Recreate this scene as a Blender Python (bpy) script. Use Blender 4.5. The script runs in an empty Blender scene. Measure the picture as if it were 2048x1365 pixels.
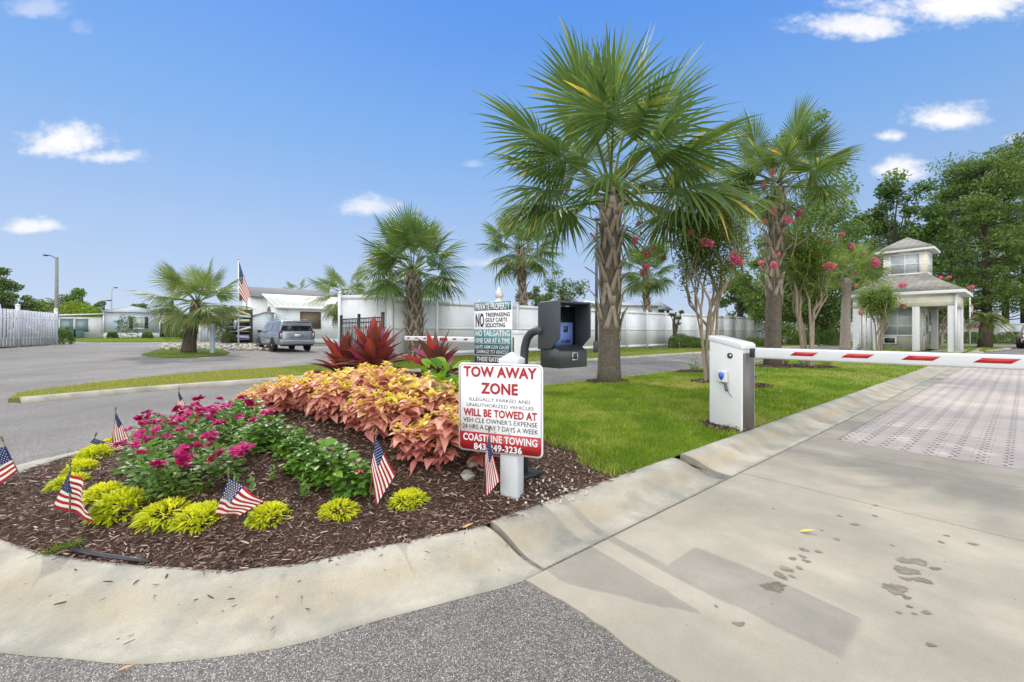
import bpy, math, random
import numpy as np
from mathutils import Vector, Matrix

SC = bpy.context.scene
COL = SC.collection
R = math.radians
# ---------------------------------------------------------------- camera, sky, sun
F, CX, HY, H = 853.0, 1024.0, 664.0, 1.2          # focal length in photo pixels, principal column, horizon row, eye height
cam = bpy.data.cameras.new('camera'); cam_o = bpy.data.objects.new('camera', cam); COL.objects.link(cam_o)
cam.sensor_width = 36; cam.lens = 36*F/2048; cam.shift_y = -(682.5-HY)/2048
cam.clip_start = 0.05; cam.clip_end = 3000
cam_o.location = (0, 0, H); cam_o.rotation_euler = (R(90), 0, 0)
SC.camera = cam_o
SUN_AZ, SUN_EL = R(-33.0), R(41.0)                # azimuth from +Y (negative = left)
sun = bpy.data.lights.new('sun', 'SUN'); sun.energy = 2.05; sun.angle = R(0.55); sun.color = (1, .95, .87)
sun_o = bpy.data.objects.new('sun', sun); COL.objects.link(sun_o)
sd = Vector((math.sin(SUN_AZ)*math.cos(SUN_EL), math.cos(SUN_AZ)*math.cos(SUN_EL), math.sin(SUN_EL)))
sun_o.rotation_euler = sd.to_track_quat('Z', 'Y').to_euler()
SC.view_settings.view_transform = 'Standard'; SC.view_settings.look = 'None'
SC.view_settings.exposure = 0.24; SC.view_settings.gamma = 1.0
SC.cycles.max_bounces = 6; SC.cycles.transparent_max_bounces = 8
SC.cycles.use_denoising = True

W = bpy.data.worlds.new("World"); SC.world = W; W.use_nodes = True
def world():
    nt = W.node_tree; nt.nodes.clear(); N = nt.nodes.new; L = nt.links.new
    out = N('ShaderNodeOutputWorld'); bg = N('ShaderNodeBackground'); bg.inputs[1].default_value = 0.13
    L(bg.outputs[0], out.inputs[0])
    sky = N('ShaderNodeTexSky'); sky.sky_type = 'NISHITA'; sky.sun_disc = False
    sky.sun_elevation = SUN_EL; sky.sun_rotation = SUN_AZ
    sky.air_density = 1.0; sky.dust_density = 0.15; sky.ozone_density = 3.0; sky.altitude = 0
    def math_(op, a, b=None, c=None, clamp=False):
        n = N('ShaderNodeMath'); n.operation = op; n.use_clamp = clamp
        for i, x in enumerate((a, b, c)):
            if x is None: continue
            if isinstance(x, (int, float)): n.inputs[i].default_value = x
            else: L(x, n.inputs[i])
        return n.outputs[0]
    tc = N('ShaderNodeTexCoord'); sp = N('ShaderNodeSeparateXYZ'); L(tc.outputs['Generated'], sp.inputs[0])
    x, y, z = sp.outputs
    az = math_('ARCTAN2', x, y); el = math_('ARCSINE', math_('MINIMUM', math_('MAXIMUM', z, -1.0), 1.0))
    # deep-blue upper sky, pale towards the horizon
    ramp = N('ShaderNodeValToRGB'); L(math_('DIVIDE', el, R(45), clamp=True), ramp.inputs[0])
    cr = ramp.color_ramp; cr.elements[0].position = 0; cr.elements[0].color = SKY_LO
    cr.elements[1].position = 1; cr.elements[1].color = SKY_HI
    for p, c in SKY_MID:
        e = cr.elements.new(p); e.color = c
    tint = N('ShaderNodeMix'); tint.data_type = 'RGBA'; tint.blend_type = 'MIX'; tint.inputs[0].default_value = SKY_MIX
    L(sky.outputs[0], tint.inputs[6]); L(ramp.outputs[0], tint.inputs[7])
    # cumulus in front: laid out on the tangent plane of the sky straight ahead
    yy = math_('MAXIMUM', y, .05); gx = math_('DIVIDE', x, yy); gy = math_('DIVIDE', z, yy)
    def fbm(sc, det, rough, off):
        cb = N('ShaderNodeCombineXYZ'); L(gx, cb.inputs[0]); L(math_('MULTIPLY', gy, 1.5), cb.inputs[1]); cb.inputs[2].default_value = off
        nz = N('ShaderNodeTexNoise'); nz.inputs['Scale'].default_value = sc; nz.inputs['Detail'].default_value = det; nz.inputs['Roughness'].default_value = rough
        L(cb.outputs[0], nz.inputs['Vector']); return math_('SUBTRACT', nz.outputs[0], 0.5)
    nn = math_('ADD', math_('MULTIPLY', fbm(9, 3, .5, 2.), 1.6), math_('MULTIPLY', fbm(34, 7, .62, 5.), 1.1))
    total = None; front = math_('GREATER_THAN', y, .06)
    for (px, py, wx, wy, dens) in CLOUDS:
        dx = math_('DIVIDE', math_('SUBTRACT', gx, (px-CX)/F), wx/F); dy = math_('DIVIDE', math_('SUBTRACT', gy, (HY-py)/F), wy/F)
        dy = math_('MULTIPLY', dy, math_('ADD', 1.0, math_('MULTIPLY', math_('LESS_THAN', dy, 0.0), 0.55)))
        r = math_('SQRT', math_('ADD', math_('MULTIPLY', dx, dx), math_('MULTIPLY', dy, dy)))
        r = math_('ADD', r, nn)
        mr = N('ShaderNodeMapRange'); mr.interpolation_type = 'SMOOTHSTEP'; L(r, mr.inputs[0])
        mr.inputs[1].default_value = 1.08; mr.inputs[2].default_value = .12; mr.inputs[3].default_value = 0; mr.inputs[4].default_value = dens
        total = mr.outputs[0] if total is None else math_('MAXIMUM', total, mr.outputs[0])
    total = math_('MULTIPLY', total, front)
    # unseen bright broken cloud overhead and behind the camera, added as neutral fill light
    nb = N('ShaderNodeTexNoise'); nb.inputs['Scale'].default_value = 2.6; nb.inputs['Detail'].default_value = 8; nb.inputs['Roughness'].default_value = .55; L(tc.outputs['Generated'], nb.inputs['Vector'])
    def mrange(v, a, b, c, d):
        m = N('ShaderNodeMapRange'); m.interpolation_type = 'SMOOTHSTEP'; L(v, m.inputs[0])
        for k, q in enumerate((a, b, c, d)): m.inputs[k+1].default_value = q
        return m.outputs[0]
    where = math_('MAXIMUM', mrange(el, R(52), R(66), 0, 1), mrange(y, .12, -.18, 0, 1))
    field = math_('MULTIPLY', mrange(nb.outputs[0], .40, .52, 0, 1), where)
    mx0 = N('ShaderNodeMix'); mx0.data_type = 'RGBA'; L(field, mx0.inputs[0]); L(tint.outputs[2], mx0.inputs[6]); mx0.inputs[7].default_value = CLOUD_FILL
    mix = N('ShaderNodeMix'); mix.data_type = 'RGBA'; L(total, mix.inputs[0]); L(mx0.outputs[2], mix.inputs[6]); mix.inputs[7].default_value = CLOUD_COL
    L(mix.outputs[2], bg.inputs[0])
SKY_MIX = 0.9
SKY_LO = (3.5, 4.1, 5.4, 1); SKY_HI = (.52, 1.8, 5.8, 1)
SKY_MID = [(.22, (2.75, 3.7, 5.45, 1)), (.5, (1.5, 2.95, 5.55, 1)), (.75, (.84, 2.25, 5.65, 1))]
CLOUD_COL = (6.5, 6.5, 6.7, 1); CLOUD_FILL = (22, 21.7, 21, 1)
CLOUDS = [(135, 285, 120, 46, 1), (205, 315, 85, 22, .8), (60, 455, 70, 24, .9), (735, 418, 75, 30, .75), (1700, 55, 150, 40, .95), (1900, 15, 260, 60, 1),
          (1890, 240, 105, 38, 1), (1775, 272, 42, 20, .95), (1795, 345, 85, 32, .95), (985, 528, 70, 18, .6), (70, 22, 85, 30, .4), (160, 60, 34, 24, .22),
          (945, 330, 26, 10, .25), (2035, 280, 30, 14, .4)]
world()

# ---------------------------------------------------------------- plan: axes of the driveway, ground heights
A = R(50.3)
D = np.array([math.sin(A), math.cos(A)]); RR = np.array([math.cos(A), -math.sin(A)])
ROT = -A                                           # object rotation giving local x = across the drive, local y = along it
def W2(u, v): return D*u + RR*v
def UV(x, y): return x*D[0]+y*D[1], x*RR[0]+y*RR[1]
def sstep(a, b, x):
    t = np.clip((np.asarray(x, float)-a)/(b-a), 0, 1); return t*t*(3-2*t)
GB = [-13-0.5*i for i in range(21)]
def gz(x): return float(np.interp(-x, [-b for b in GB], [.45*float(sstep(13, 23, -b)) for b in GB]))
def catmull(P, n):
    P = [np.array(p, float) for p in P]; Q = [2*P[0]-P[1]]+P+[2*P[-1]-P[-2]]; out = []
    for i in range(1, len(Q)-2):
        for k in range(n):
            t = k/n
            out.append(.5*((2*Q[i])+(-Q[i-1]+Q[i+1])*t+(2*Q[i-1]-5*Q[i]+4*Q[i+1]-Q[i+2])*t*t+(-Q[i-1]+3*Q[i]-3*Q[i+1]+Q[i+2])*t**3))
    out.append(P[-1]); return np.array(out)
ISL = catmull([(42, -1.55), (20, -1.55), (8, -1.55), (4, -1.55), (2.2, -1.55), (1.62, -1.545), (1.335, -1.54), (.996, -1.63), (.689, -1.715), (.42, -1.777), (.175, -1.89),
               (-.07, -2.05), (-.272, -2.254), (-.48, -2.47), (-.88, -2.99), (-1.25, -3.75), (-1.40, -4.6), (-1.22, -5.35), (-.8, -5.95), (0, -6.33), (1.0, -6.6),
               (2.2, -6.78), (4, -6.8), (8, -6.8), (20, -6.8), (42, -6.8)], 8)
def offset(P, d):                                  # offset of a plan polyline to its right-hand side by d
    T = np.gradient(P, axis=0); T /= np.linalg.norm(T, axis=1)[:, None]
    return P+np.stack([T[:, 1], -T[:, 0]], 1)*d
KW = .46
ISI = offset(ISL, KW)
if ISI[len(ISI)//2][0] < ISL[len(ISL)//2][0]: ISI = offset(ISL, -KW); KS = -1
else: KS = 1
_k = int(np.argmin(ISI[:, 0])); UMIN = ISI[_k, 0]
_r = ISI[:_k+1][::-1]; _l = ISI[_k:]
def vR(u): return np.interp(u, _r[:, 0], _r[:, 1])
def vL(u): return np.interp(u, _l[:, 0], _l[:, 1])
def isl_z(u, v):
    u = np.asarray(u, float); v = np.asarray(v, float)
    d = np.minimum(np.minimum(vR(u)-v, v-vL(u)), (u-UMIN)*.85)
    return .08+.25*sstep(0, 1.7, d)*(1-sstep(2.2, 3.8, u))+.07*sstep(0, 1.3, d)
def at(px, py, Y): return Vector(((px-CX)/F*Y, Y, H-(py-HY)/F*Y))
def G(px, py, dz=0.0, isl=False):                  # where a photo pixel meets the ground
    z = 0.1
    for _ in range(60):
        Y = F*(H-z-dz)/(py-HY); X = (px-CX)/F*Y
        z = .5*z+.5*(float(isl_z(*UV(X, Y))) if isl else gz(X))
    return Vector((X, Y, z))

# ---------------------------------------------------------------- mesh helpers
class MB:
    def __init__(s): s.V = []; s.L = []; s.C = []; s.M = []; s.A = []; s.n = 0
    def add(s, V, Fc, mi=0, var=0.5, M=None):
        V = np.asarray(V, float).reshape(-1, 3)
        if M is not None:
            m = np.array(M); V = V@m[:3, :3].T+m[:3, 3]
        if isinstance(Fc, np.ndarray):
            s.L.append((Fc+s.n).ravel()); s.C.append(np.full(len(Fc), Fc.shape[1])); k = len(Fc)
        else:
            s.L.append(np.array([i+s.n for f in Fc for i in f], int)); s.C.append(np.array([len(f) for f in Fc], int)); k = len(Fc)
        s.M.append(np.full(k, mi) if np.isscalar(mi) else np.asarray(mi))
        s.A.append(np.full(len(V), var, float) if np.isscalar(var) else np.asarray(var, float).ravel())
        s.V.append(V); s.n += len(V); return s
    def box(s, c, d, rz=0, mi=0, M=None, var=.5):
        x, y, z = [q/2 for q in d]
        V = np.array([(i*x, j*y, k*z) for k in (-1, 1) for j in (-1, 1) for i in (-1, 1)])
        if rz:
            cs, sn = math.cos(rz), math.sin(rz); V = np.stack([V[:, 0]*cs-V[:, 1]*sn, V[:, 0]*sn+V[:, 1]*cs, V[:, 2]], 1)
        V = V+np.array(c)
        return s.add(V, np.array([(0, 2, 3, 1), (4, 5, 7, 6), (0, 1, 5, 4), (2, 6, 7, 3), (0, 4, 6, 2), (1, 3, 7, 5)]), mi, var, M)
    def prism(s, poly, h0, h1, axis='z', mi=0, M=None):  # polygon in a plane extruded along an axis
        n = len(poly)
        def P(a, b, h): return {'z': (a, b, h), 'y': (a, h, b), 'x': (h, a, b)}[axis]
        V = [P(a, b, h0) for a, b in poly]+[P(a, b, h1) for a, b in poly]
        Fc = [list(range(n))[::-1], list(range(n, 2*n))]+[[i, (i+1) % n, n+(i+1) % n, n+i] for i in range(n)]
        return s.add(V, Fc, mi, .5, M)
    def tube(s, path, rad, k=8, mi=0, var=.5, M=None, cap=True):
        P = np.asarray(path, float); n = len(P); rad = np.broadcast_to(np.asarray(rad, float), (n,))
        T = np.gradient(P, axis=0); T /= np.linalg.norm(T, axis=1)[:, None]+1e-12
        ref = np.array([0, 0, 1.]) if abs(T[0, 2]) < .9 else np.array([1., 0, 0]); V = []
        for i in range(n):
            a = np.cross(T[i], ref); a /= np.linalg.norm(a)+1e-9; b = np.cross(T[i], a); ref = np.cross(a, T[i])
            if abs(np.dot(ref, ref)) < 1e-6: ref = np.array([0, 0, 1.])
            t = np.arange(k)/k*2*math.pi
            V.append(P[i]+rad[i]*(np.cos(t)[:, None]*a+np.sin(t)[:, None]*b))
        V = np.concatenate(V); Fc = [[i*k+j, i*k+(j+1) % k, (i+1)*k+(j+1) % k, (i+1)*k+j] for i in range(n-1) for j in range(k)]
        if cap: Fc += [list(range(k))[::-1], list(range((n-1)*k, n*k))]
        return s.add(V, Fc, mi, var, M)
    def strap(s, P, w, n, th, mi=0, var=.5):       # flat bar along P, width w, outward normals n
        P = np.asarray(P, float); n = np.asarray(n, float); T = np.gradient(P, axis=0); T /= np.linalg.norm(T, axis=1)[:, None]
        S = np.cross(T, n); S /= np.linalg.norm(S, axis=1)[:, None]; w = np.broadcast_to(w, (len(P),))[:, None]/2; V = np.stack([P-S*w, P+S*w, P+S*w*.8-n*th, P-S*w*.8-n*th], 1).reshape(-1, 3)
        k = len(P); Fc = [[i*4+j, i*4+(j+1) % 4, i*4+4+(j+1) % 4, i*4+4+j] for i in range(k-1) for j in range(4)]+[[3, 2, 1, 0], [k*4-4, k*4-3, k*4-2, k*4-1]]
        return s.add(V, Fc, mi, var)
    def lathe(s, prof, k=16, mi=0, M=None, sq=False):
        a = np.arange(k)/k*2*math.pi+(math.pi/4 if sq else 0); V = [(r*math.cos(t), r*math.sin(t), z) for r, z in prof for t in a]
        m = len(prof); Fc = [[i*k+j, i*k+(j+1) % k, (i+1)*k+(j+1) % k, (i+1)*k+j] for i in range(m-1) for j in range(k)]
        Fc += [list(range(k))[::-1], list(range((m-1)*k, m*k))]
        return s.add(V, Fc, mi, .5, M)
    def data(s, name, mats, smooth=False):
        me = bpy.data.meshes.new(name); V = np.concatenate(s.V); L = np.concatenate(s.L); C = np.concatenate(s.C)
        me.vertices.add(len(V)); me.vertices.foreach_set('co', V.ravel())
        me.loops.add(len(L)); me.loops.foreach_set('vertex_index', L)
        me.polygons.add(len(C)); me.polygons.foreach_set('loop_start', np.concatenate([[0], np.cumsum(C)[:-1]]))
        me.polygons.foreach_set('material_index', np.concatenate(s.M))
        if smooth: me.polygons.foreach_set('use_smooth', np.ones(len(C), bool))
        at_ = me.attributes.new('var', 'FLOAT', 'POINT'); at_.data.foreach_set('value', np.concatenate(s.A))
        for m in (mats if isinstance(mats, (list, tuple)) else [mats]): me.materials.append(m)
        me.update(); me.validate(); return me
    def build(s, name, mats, parent=None, smooth=False, bevel=0, seg=2):
        return link(name, s.data(name, mats, smooth), parent, bevel, seg)
def link(name, me, parent=None, bevel=0, seg=2):
    o = bpy.data.objects.new(name, me); COL.objects.link(o)
    if parent is not None: o.parent = parent
    if bevel:
        b = o.modifiers.new('bevel', 'BEVEL'); b.width = bevel; b.segments = seg; b.limit_method = 'ANGLE'; b.angle_limit = R(35)
    return o
def thing(name, label, cat, loc=(0, 0, 0), rz=0, group=None, scale=1):
    o = bpy.data.objects.new(name, None); COL.objects.link(o); o.empty_display_size = .1
    o.location = loc; o.rotation_euler = (0, 0, rz); o.scale = (scale,)*3
    return tag(o, label, cat, group)
def tag(o, label, cat, group=None):
    o['label'] = label; o['category'] = cat
    if group: o['group'] = group
    return o
def kind(o, k): o['kind'] = k; return o
def dup(root, loc, rz=0, label=None, scale=None):
    r = root.copy(); COL.objects.link(r); r.location = loc; r.rotation_euler = (0, 0, rz)
    if scale: r.scale = (scale,)*3
    if label: r['label'] = label
    for ch in list(root.children):
        c = ch.copy(); COL.objects.link(c); c.parent = r
        for g in list(ch.children):
            d = g.copy(); COL.objects.link(d); d.parent = c
    return r
def leaves(P, az, el, L, Wd, droop=.3, fold=.25, roll=0, prof=(.15, .8, 1., .75, .05), ts=None):
    """many leaves as small folded sheets; returns V, F, leaf index per vertex, position along the leaf per vertex"""
    P = np.asarray(P, float); n = len(P); az, el, L, Wd, droop, fold, roll = [np.broadcast_to(np.asarray(q, float), (n,)) for q in (az, el, L, Wd, droop, fold, roll)]
    f = np.stack([np.cos(az)*np.cos(el), np.sin(az)*np.cos(el), np.sin(el)], 1); s = np.stack([-np.sin(az), np.cos(az), 0*az], 1); u = np.cross(f, s)
    s, u = s*np.cos(roll)[:, None]+u*np.sin(roll)[:, None], u*np.cos(roll)[:, None]-s*np.sin(roll)[:, None]
    k = len(prof); ts = np.linspace(0, 1, k) if ts is None else np.asarray(ts)
    V = np.zeros((n, k, 3, 3))
    for i in range(k):
        t = ts[i]; c = P+f*(L*t)[:, None]; c[:, 2] -= L*droop*t*t; w = (Wd*.5*prof[i])[:, None]; lift = u*(Wd*.5*prof[i]*fold)[:, None]
        V[:, i, 0] = c-s*w+lift; V[:, i, 1] = c; V[:, i, 2] = c+s*w+lift
    base = np.array([(i*3+j, i*3+3+j, i*3+4+j, i*3+1+j) for i in range(k-1) for j in range(2)])
    Fc = (np.arange(n)[:, None, None]*(k*3)+base[None]).reshape(-1, 4)
    return V.reshape(-1, 3), Fc, np.repeat(np.arange(n), k*3), np.tile(np.repeat(ts, 3), n)
def diamonds(P, size, rng, up=.0, asp=.55):        # many single-quad leaves, random directions
    n = len(P); f = rng.normal(size=(n, 3)); f[:, 2] += up; f /= np.linalg.norm(f, axis=1)[:, None]
    q = rng.normal(size=(n, 3)); s = np.cross(f, q); s /= np.linalg.norm(s, axis=1)[:, None]
    L = (size*rng.uniform(.6, 1.3, n))[:, None] if np.isscalar(size) else (size*rng.uniform(.6, 1.3, n))[:, None]
    V = np.stack([P-f*L*.5, P+s*L*asp*.5, P+f*L*.5, P-s*L*asp*.5], 1).reshape(-1, 3)
    return V, np.arange(n*4).reshape(-1, 4)
def ball(n, rng, p=.4):
    d = rng.normal(size=(n, 3)); d /= np.linalg.norm(d, axis=1)[:, None]; return d*(rng.uniform(0, 1, n)**p)[:, None]
# ---------------------------------------------------------------- materials
def new_mat(name):
    m = bpy.data.materials.new(name); m.use_nodes = True; nt = m.node_tree; return m, nt, nt.nodes, nt.nodes['Principled BSDF'], nt.links.new
def c4(c): return (c[0], c[1], c[2], 1)
def vmath(nt, op, a, b):
    n = nt.nodes.new('ShaderNodeMath'); n.operation = op
    for i, x in enumerate((a, b)):
        if isinstance(x, (int, float)): n.inputs[i].default_value = x
        else: nt.links.new(x, n.inputs[i])
    return n.outputs[0]
def noise(nt, scale, detail=4, rough=.55, coord='Object', stretch=None):
    tc = nt.nodes.new('ShaderNodeTexCoord'); n = nt.nodes.new('ShaderNodeTexNoise'); n.inputs['Scale'].default_value = scale; n.inputs['Detail'].default_value = detail; n.inputs['Roughness'].default_value = rough
    if stretch:
        mp = nt.nodes.new('ShaderNodeMapping'); mp.inputs['Scale'].default_value = stretch; nt.links.new(tc.outputs[coord], mp.inputs[0]); nt.links.new(mp.outputs[0], n.inputs['Vector'])
    else: nt.links.new(tc.outputs[coord], n.inputs['Vector'])
    return n.outputs[0]
def ramp(nt, fac, stops):
    r = nt.nodes.new('ShaderNodeValToRGB'); nt.links.new(fac, r.inputs[0]); e = r.color_ramp.elements
    e[0].position, e[0].color = stops[0][0], c4(stops[0][1]); e[1].position, e[1].color = stops[-1][0], c4(stops[-1][1])
    for p, c in stops[1:-1]:
        x = e.new(p); x.color = c4(c)
    return r.outputs[0]
def mixc(nt, fac, a, b, mode='MIX'):
    n = nt.nodes.new('ShaderNodeMix'); n.data_type = 'RGBA'; n.blend_type = mode
    for i, x in ((0, fac), (6, a), (7, b)):
        if isinstance(x, (int, float)): n.inputs[i].default_value = x
        elif isinstance(x, tuple): n.inputs[i].default_value = c4(x)
        else: nt.links.new(x, n.inputs[i])
    return n.outputs[2]
def bump(nt, bs, h, st, dist=.01):
    b = nt.nodes.new('ShaderNodeBump'); b.inputs['Strength'].default_value = st; b.inputs['Distance'].default_value = dist; nt.links.new(h, b.inputs['Height']); nt.links.new(b.outputs[0], bs.inputs['Normal'])
_MC = {}
def plain(name, col, rough=.5, metal=0, amt=.12, scale=6, spec=.5, bmp=0, bscale=60, stretch=None):
    if name in _MC: return _MC[name]
    m, nt, N, bs, L = new_mat(name)
    f = noise(nt, scale, 5, .6, stretch=stretch); lo = tuple(q*(1-amt) for q in col); hi = tuple(min(1, q*(1+amt)) for q in col)
    L(ramp(nt, f, [(.3, lo), (.7, hi)]), bs.inputs['Base Color'])
    bs.inputs['Roughness'].default_value = rough; bs.inputs['Metallic'].default_value = metal; bs.inputs['Specular IOR Level'].default_value = spec
    if bmp: bump(nt, bs, noise(nt, bscale, 4, .6, stretch=stretch), bmp, .01)
    _MC[name] = m; return m
def leafm(name, stops, trans=.4, rough=.45, tcol=1.6, spec=.4, rnd=.0):
    """leaf: colour by the per-leaf value, lets light through"""
    if name in _MC: return _MC[name]
    m, nt, N, bs, L = new_mat(name); a = N.new('ShaderNodeAttribute'); a.attribute_name = 'var'
    fac = a.outputs['Fac']
    if rnd:
        oi = N.new('ShaderNodeObjectInfo'); fac = vmath(nt, 'ADD', fac, vmath(nt, 'MULTIPLY', vmath(nt, 'SUBTRACT', oi.outputs['Random'], .5), rnd))
    col = ramp(nt, fac, stops); L(col, bs.inputs['Base Color']); bs.inputs['Roughness'].default_value = rough; bs.inputs['Specular IOR Level'].default_value = spec
    t = N.new('ShaderNodeBsdfTranslucent'); tc_ = mixc(nt, 1.0, col, (tcol, tcol, tcol*.7), 'MULTIPLY'); L(tc_, t.inputs[0])
    mx = N.new('ShaderNodeMixShader'); mx.inputs[0].default_value = trans; L(bs.outputs[0], mx.inputs[1]); L(t.outputs[0], mx.inputs[2]); L(mx.outputs[0], N['Material Output'].inputs[0])
    _MC[name] = m; return m
def asphalt_mat():
    m, nt, N, bs, L = new_mat('asphalt'); tc = N.new('ShaderNodeTexCoord')
    v = N.new('ShaderNodeTexVoronoi'); v.inputs['Scale'].default_value = 270; L(tc.outputs['Object'], v.inputs['Vector'])
    sx = N.new('ShaderNodeSeparateColor'); L(v.outputs['Color'], sx.inputs[0])
    stone = ramp(nt, sx.outputs[0], [(0, (.065, .062, .058)), (.5, (.115, .11, .103)), (.8, (.18, .172, .16)), (1, (.40, .38, .35))])
    edge = ramp(nt, v.outputs['Distance'], [(.0, (1, 1, 1)), (.45, (.8, .8, .8)), (.75, (.35, .35, .35))])
    c = mixc(nt, 1., stone, edge, 'MULTIPLY')
    c = mixc(nt, 1., c, ramp(nt, noise(nt, .6, 6, .65), [(.3, (1.35, 1.32, 1.27)), (.7, (2.1, 2.05, 1.97))]), 'MULTIPLY')
    c = mixc(nt, 1., c, ramp(nt, noise(nt, .5, 4, .6, stretch=(1, .12, 1)), [(.35, (.78, .78, .78)), (.65, (1.12, 1.12, 1.12))]), 'MULTIPLY')
    L(c, bs.inputs['Base Color']); bs.inputs['Roughness'].default_value = .8; bs.inputs['Specular IOR Level'].default_value = .35
    bump(nt, bs, vmath(nt, 'SUBTRACT', 1.0, v.outputs['Distance']), .55, .006); return m
def concrete_mat(name, base, streak=1.0, stain=True):
    m, nt, N, bs, L = new_mat(name); b = np.array(base)
    c = ramp(nt, noise(nt, 1.1, 7, .62), [(.28, tuple(b*.74)), (.5, tuple(b)), (.72, tuple(b*1.2))])
    c = mixc(nt, .8, c, ramp(nt, noise(nt, 1.3, 5, .6, stretch=(.25, 1.4, 1)), [(.3, (.80, .80, .79)), (.6, (1, 1, 1))]), 'MULTIPLY')
    if stain:
        c = mixc(nt, ramp(nt, noise(nt, .8, 5, .6, stretch=(1, 1, 1.001)), [(.42, (0, 0, 0)), (.66, (.9, .9, .9))]), c, tuple(b*np.array([.60, .64, .62])))
    c = mixc(nt, 1., c, ramp(nt, noise(nt, 220, 3, .7), [(.25, (.78, .78, .78)), (.6, (1.05, 1.05, 1.05))]), 'MULTIPLY')
    tc = N.new('ShaderNodeTexCoord'); wv = N.new('ShaderNodeVectorMath'); wn = N.new('ShaderNodeTexNoise'); wn.inputs['Scale'].default_value = 5; wn.inputs['Detail'].default_value = 6; L(tc.outputs['Object'], wn.inputs['Vector'])
    sc = N.new('ShaderNodeVectorMath'); sc.operation = 'SCALE'; sc.inputs['Scale'].default_value = .22; L(wn.outputs['Color'], sc.inputs[0]); L(tc.outputs['Object'], wv.inputs[0]); L(sc.outputs[0], wv.inputs[1])
    vo = N.new('ShaderNodeTexVoronoi'); vo.feature = 'DISTANCE_TO_EDGE'; vo.inputs['Scale'].default_value = .42; L(wv.outputs[0], vo.inputs['Vector'])
    crk = ramp(nt, vo.outputs['Distance'], [(.0, (.8, .8, .8)), (.0012, (.5, .5, .5)), (.0026, (0, 0, 0))])
    crk = mixc(nt, 1., crk, ramp(nt, noise(nt, .9, 3, .5), [(.58, (0, 0, 0)), (.68, (.6, .6, .6))]), 'MULTIPLY')
    c = mixc(nt, crk, c, (.09, .08, .065))
    L(c, bs.inputs['Base Color']); bs.inputs['Roughness'].default_value = .78; bs.inputs['Specular IOR Level'].default_value = .3
    bump(nt, bs, noise(nt, 160, 5, .7), .25, .004); return m
def kerb_mat():
    m, nt, N, bs, L = new_mat('kerb concrete'); a = N.new('ShaderNodeAttribute'); a.attribute_name = 'var'
    c = ramp(nt, noise(nt, 3.0, 7, .62), [(.28, (.27, .25, .20)), (.5, (.355, .335, .27)), (.72, (.43, .405, .335))])
    band = mixc(nt, 1., a.outputs['Fac'], ramp(nt, noise(nt, 1.6, 5, .6), [(.34, (.12, .12, .12)), (.68, (.85, .85, .85))]), 'MULTIPLY')
    c = mixc(nt, band, c, (.33, .265, .165))                         # rust-brown water line
    grime = ramp(nt, noise(nt, 2.3, 6, .65), [(.44, (0, 0, 0)), (.66, (.8, .8, .8))])
    c = mixc(nt, grime, c, (.20, .195, .165))
    c = mixc(nt, 1., c, ramp(nt, noise(nt, 200, 3, .7), [(.3, (.8, .8, .8)), (.6, (1.05, 1.05, 1.05))]), 'MULTIPLY')
    L(c, bs.inputs['Base Color']); bs.inputs['Roughness'].default_value = .8; bs.inputs['Specular IOR Level'].default_value = .3
    bump(nt, bs, noise(nt, 130, 5, .7), .3, .004); return m
def paver_mat():
    m, nt, N, bs, L = new_mat('pavers'); tc = N.new('ShaderNodeTexCoord'); sp = N.new('ShaderNodeSeparateXYZ'); L(tc.outputs['Object'], sp.inputs[0])
    x, y = sp.outputs[0], sp.outputs[1]
    br = N.new('ShaderNodeTexBrick'); L(tc.outputs['Object'], br.inputs['Vector']); br.inputs['Scale'].default_value = 1; br.inputs['Brick Width'].default_value = .22; br.inputs['Row Height'].default_value = .11
    br.inputs['Mortar Size'].default_value = .0035; br.inputs['Color1'].default_value = (.44, .385, .345, 1); br.inputs['Color2'].default_value = (.39, .355, .325, 1); br.inputs['Mortar'].default_value = (.27, .235, .21, 1)
    c = mixc(nt, .9, br.outputs['Color'], ramp(nt, noise(nt, .9, 6, .65), [(.3, (.78, .78, .79)), (.65, (1.12, 1.1, 1.06))]), 'MULTIPLY')
    step = vmath(nt, 'MODULO', vmath(nt, 'FLOOR', vmath(nt, 'DIVIDE', y, .075), 0), 2.0)
    xx = vmath(nt, 'ADD', vmath(nt, 'DIVIDE', x, .17), vmath(nt, 'MULTIPLY', step, .2))
    fx = vmath(nt, 'ABSOLUTE', vmath(nt, 'SUBTRACT', vmath(nt, 'FRACT', xx, 0), .5), 0)
    fy = vmath(nt, 'ABSOLUTE', vmath(nt, 'SUBTRACT', vmath(nt, 'FRACT', vmath(nt, 'DIVIDE', y, .075), 0), .5), 0)
    hole = vmath(nt, 'MULTIPLY', vmath(nt, 'LESS_THAN', fx, .075), vmath(nt, 'LESS_THAN', fy, .2))
    c = mixc(nt, hole, c, (.035, .03, .026)); c = mixc(nt, 1., c, ramp(nt, noise(nt, 150, 3, .7), [(.3, (.85, .85, .85)), (.6, (1.05, 1.05, 1.05))]), 'MULTIPLY')
    L(c, bs.inputs['Base Color']); bs.inputs['Roughness'].default_value = .75; bs.inputs['Specular IOR Level'].default_value = .3
    bump(nt, bs, vmath(nt, 'SUBTRACT', 1.0, vmath(nt, 'MAXIMUM', hole, br.outputs['Fac'])), .5, .008); return m
def soil_mat(name, a, b, scale=25):
    m, nt, N, bs, L = new_mat(name); L(ramp(nt, noise(nt, scale, 8, .7), [(.3, a), (.7, b)]), bs.inputs['Base Color']); bs.inputs['Roughness'].default_value = .95; bs.inputs['Specular IOR Level'].default_value = .1
    bump(nt, bs, noise(nt, scale*2, 6, .7), .8, .03); return m
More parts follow.
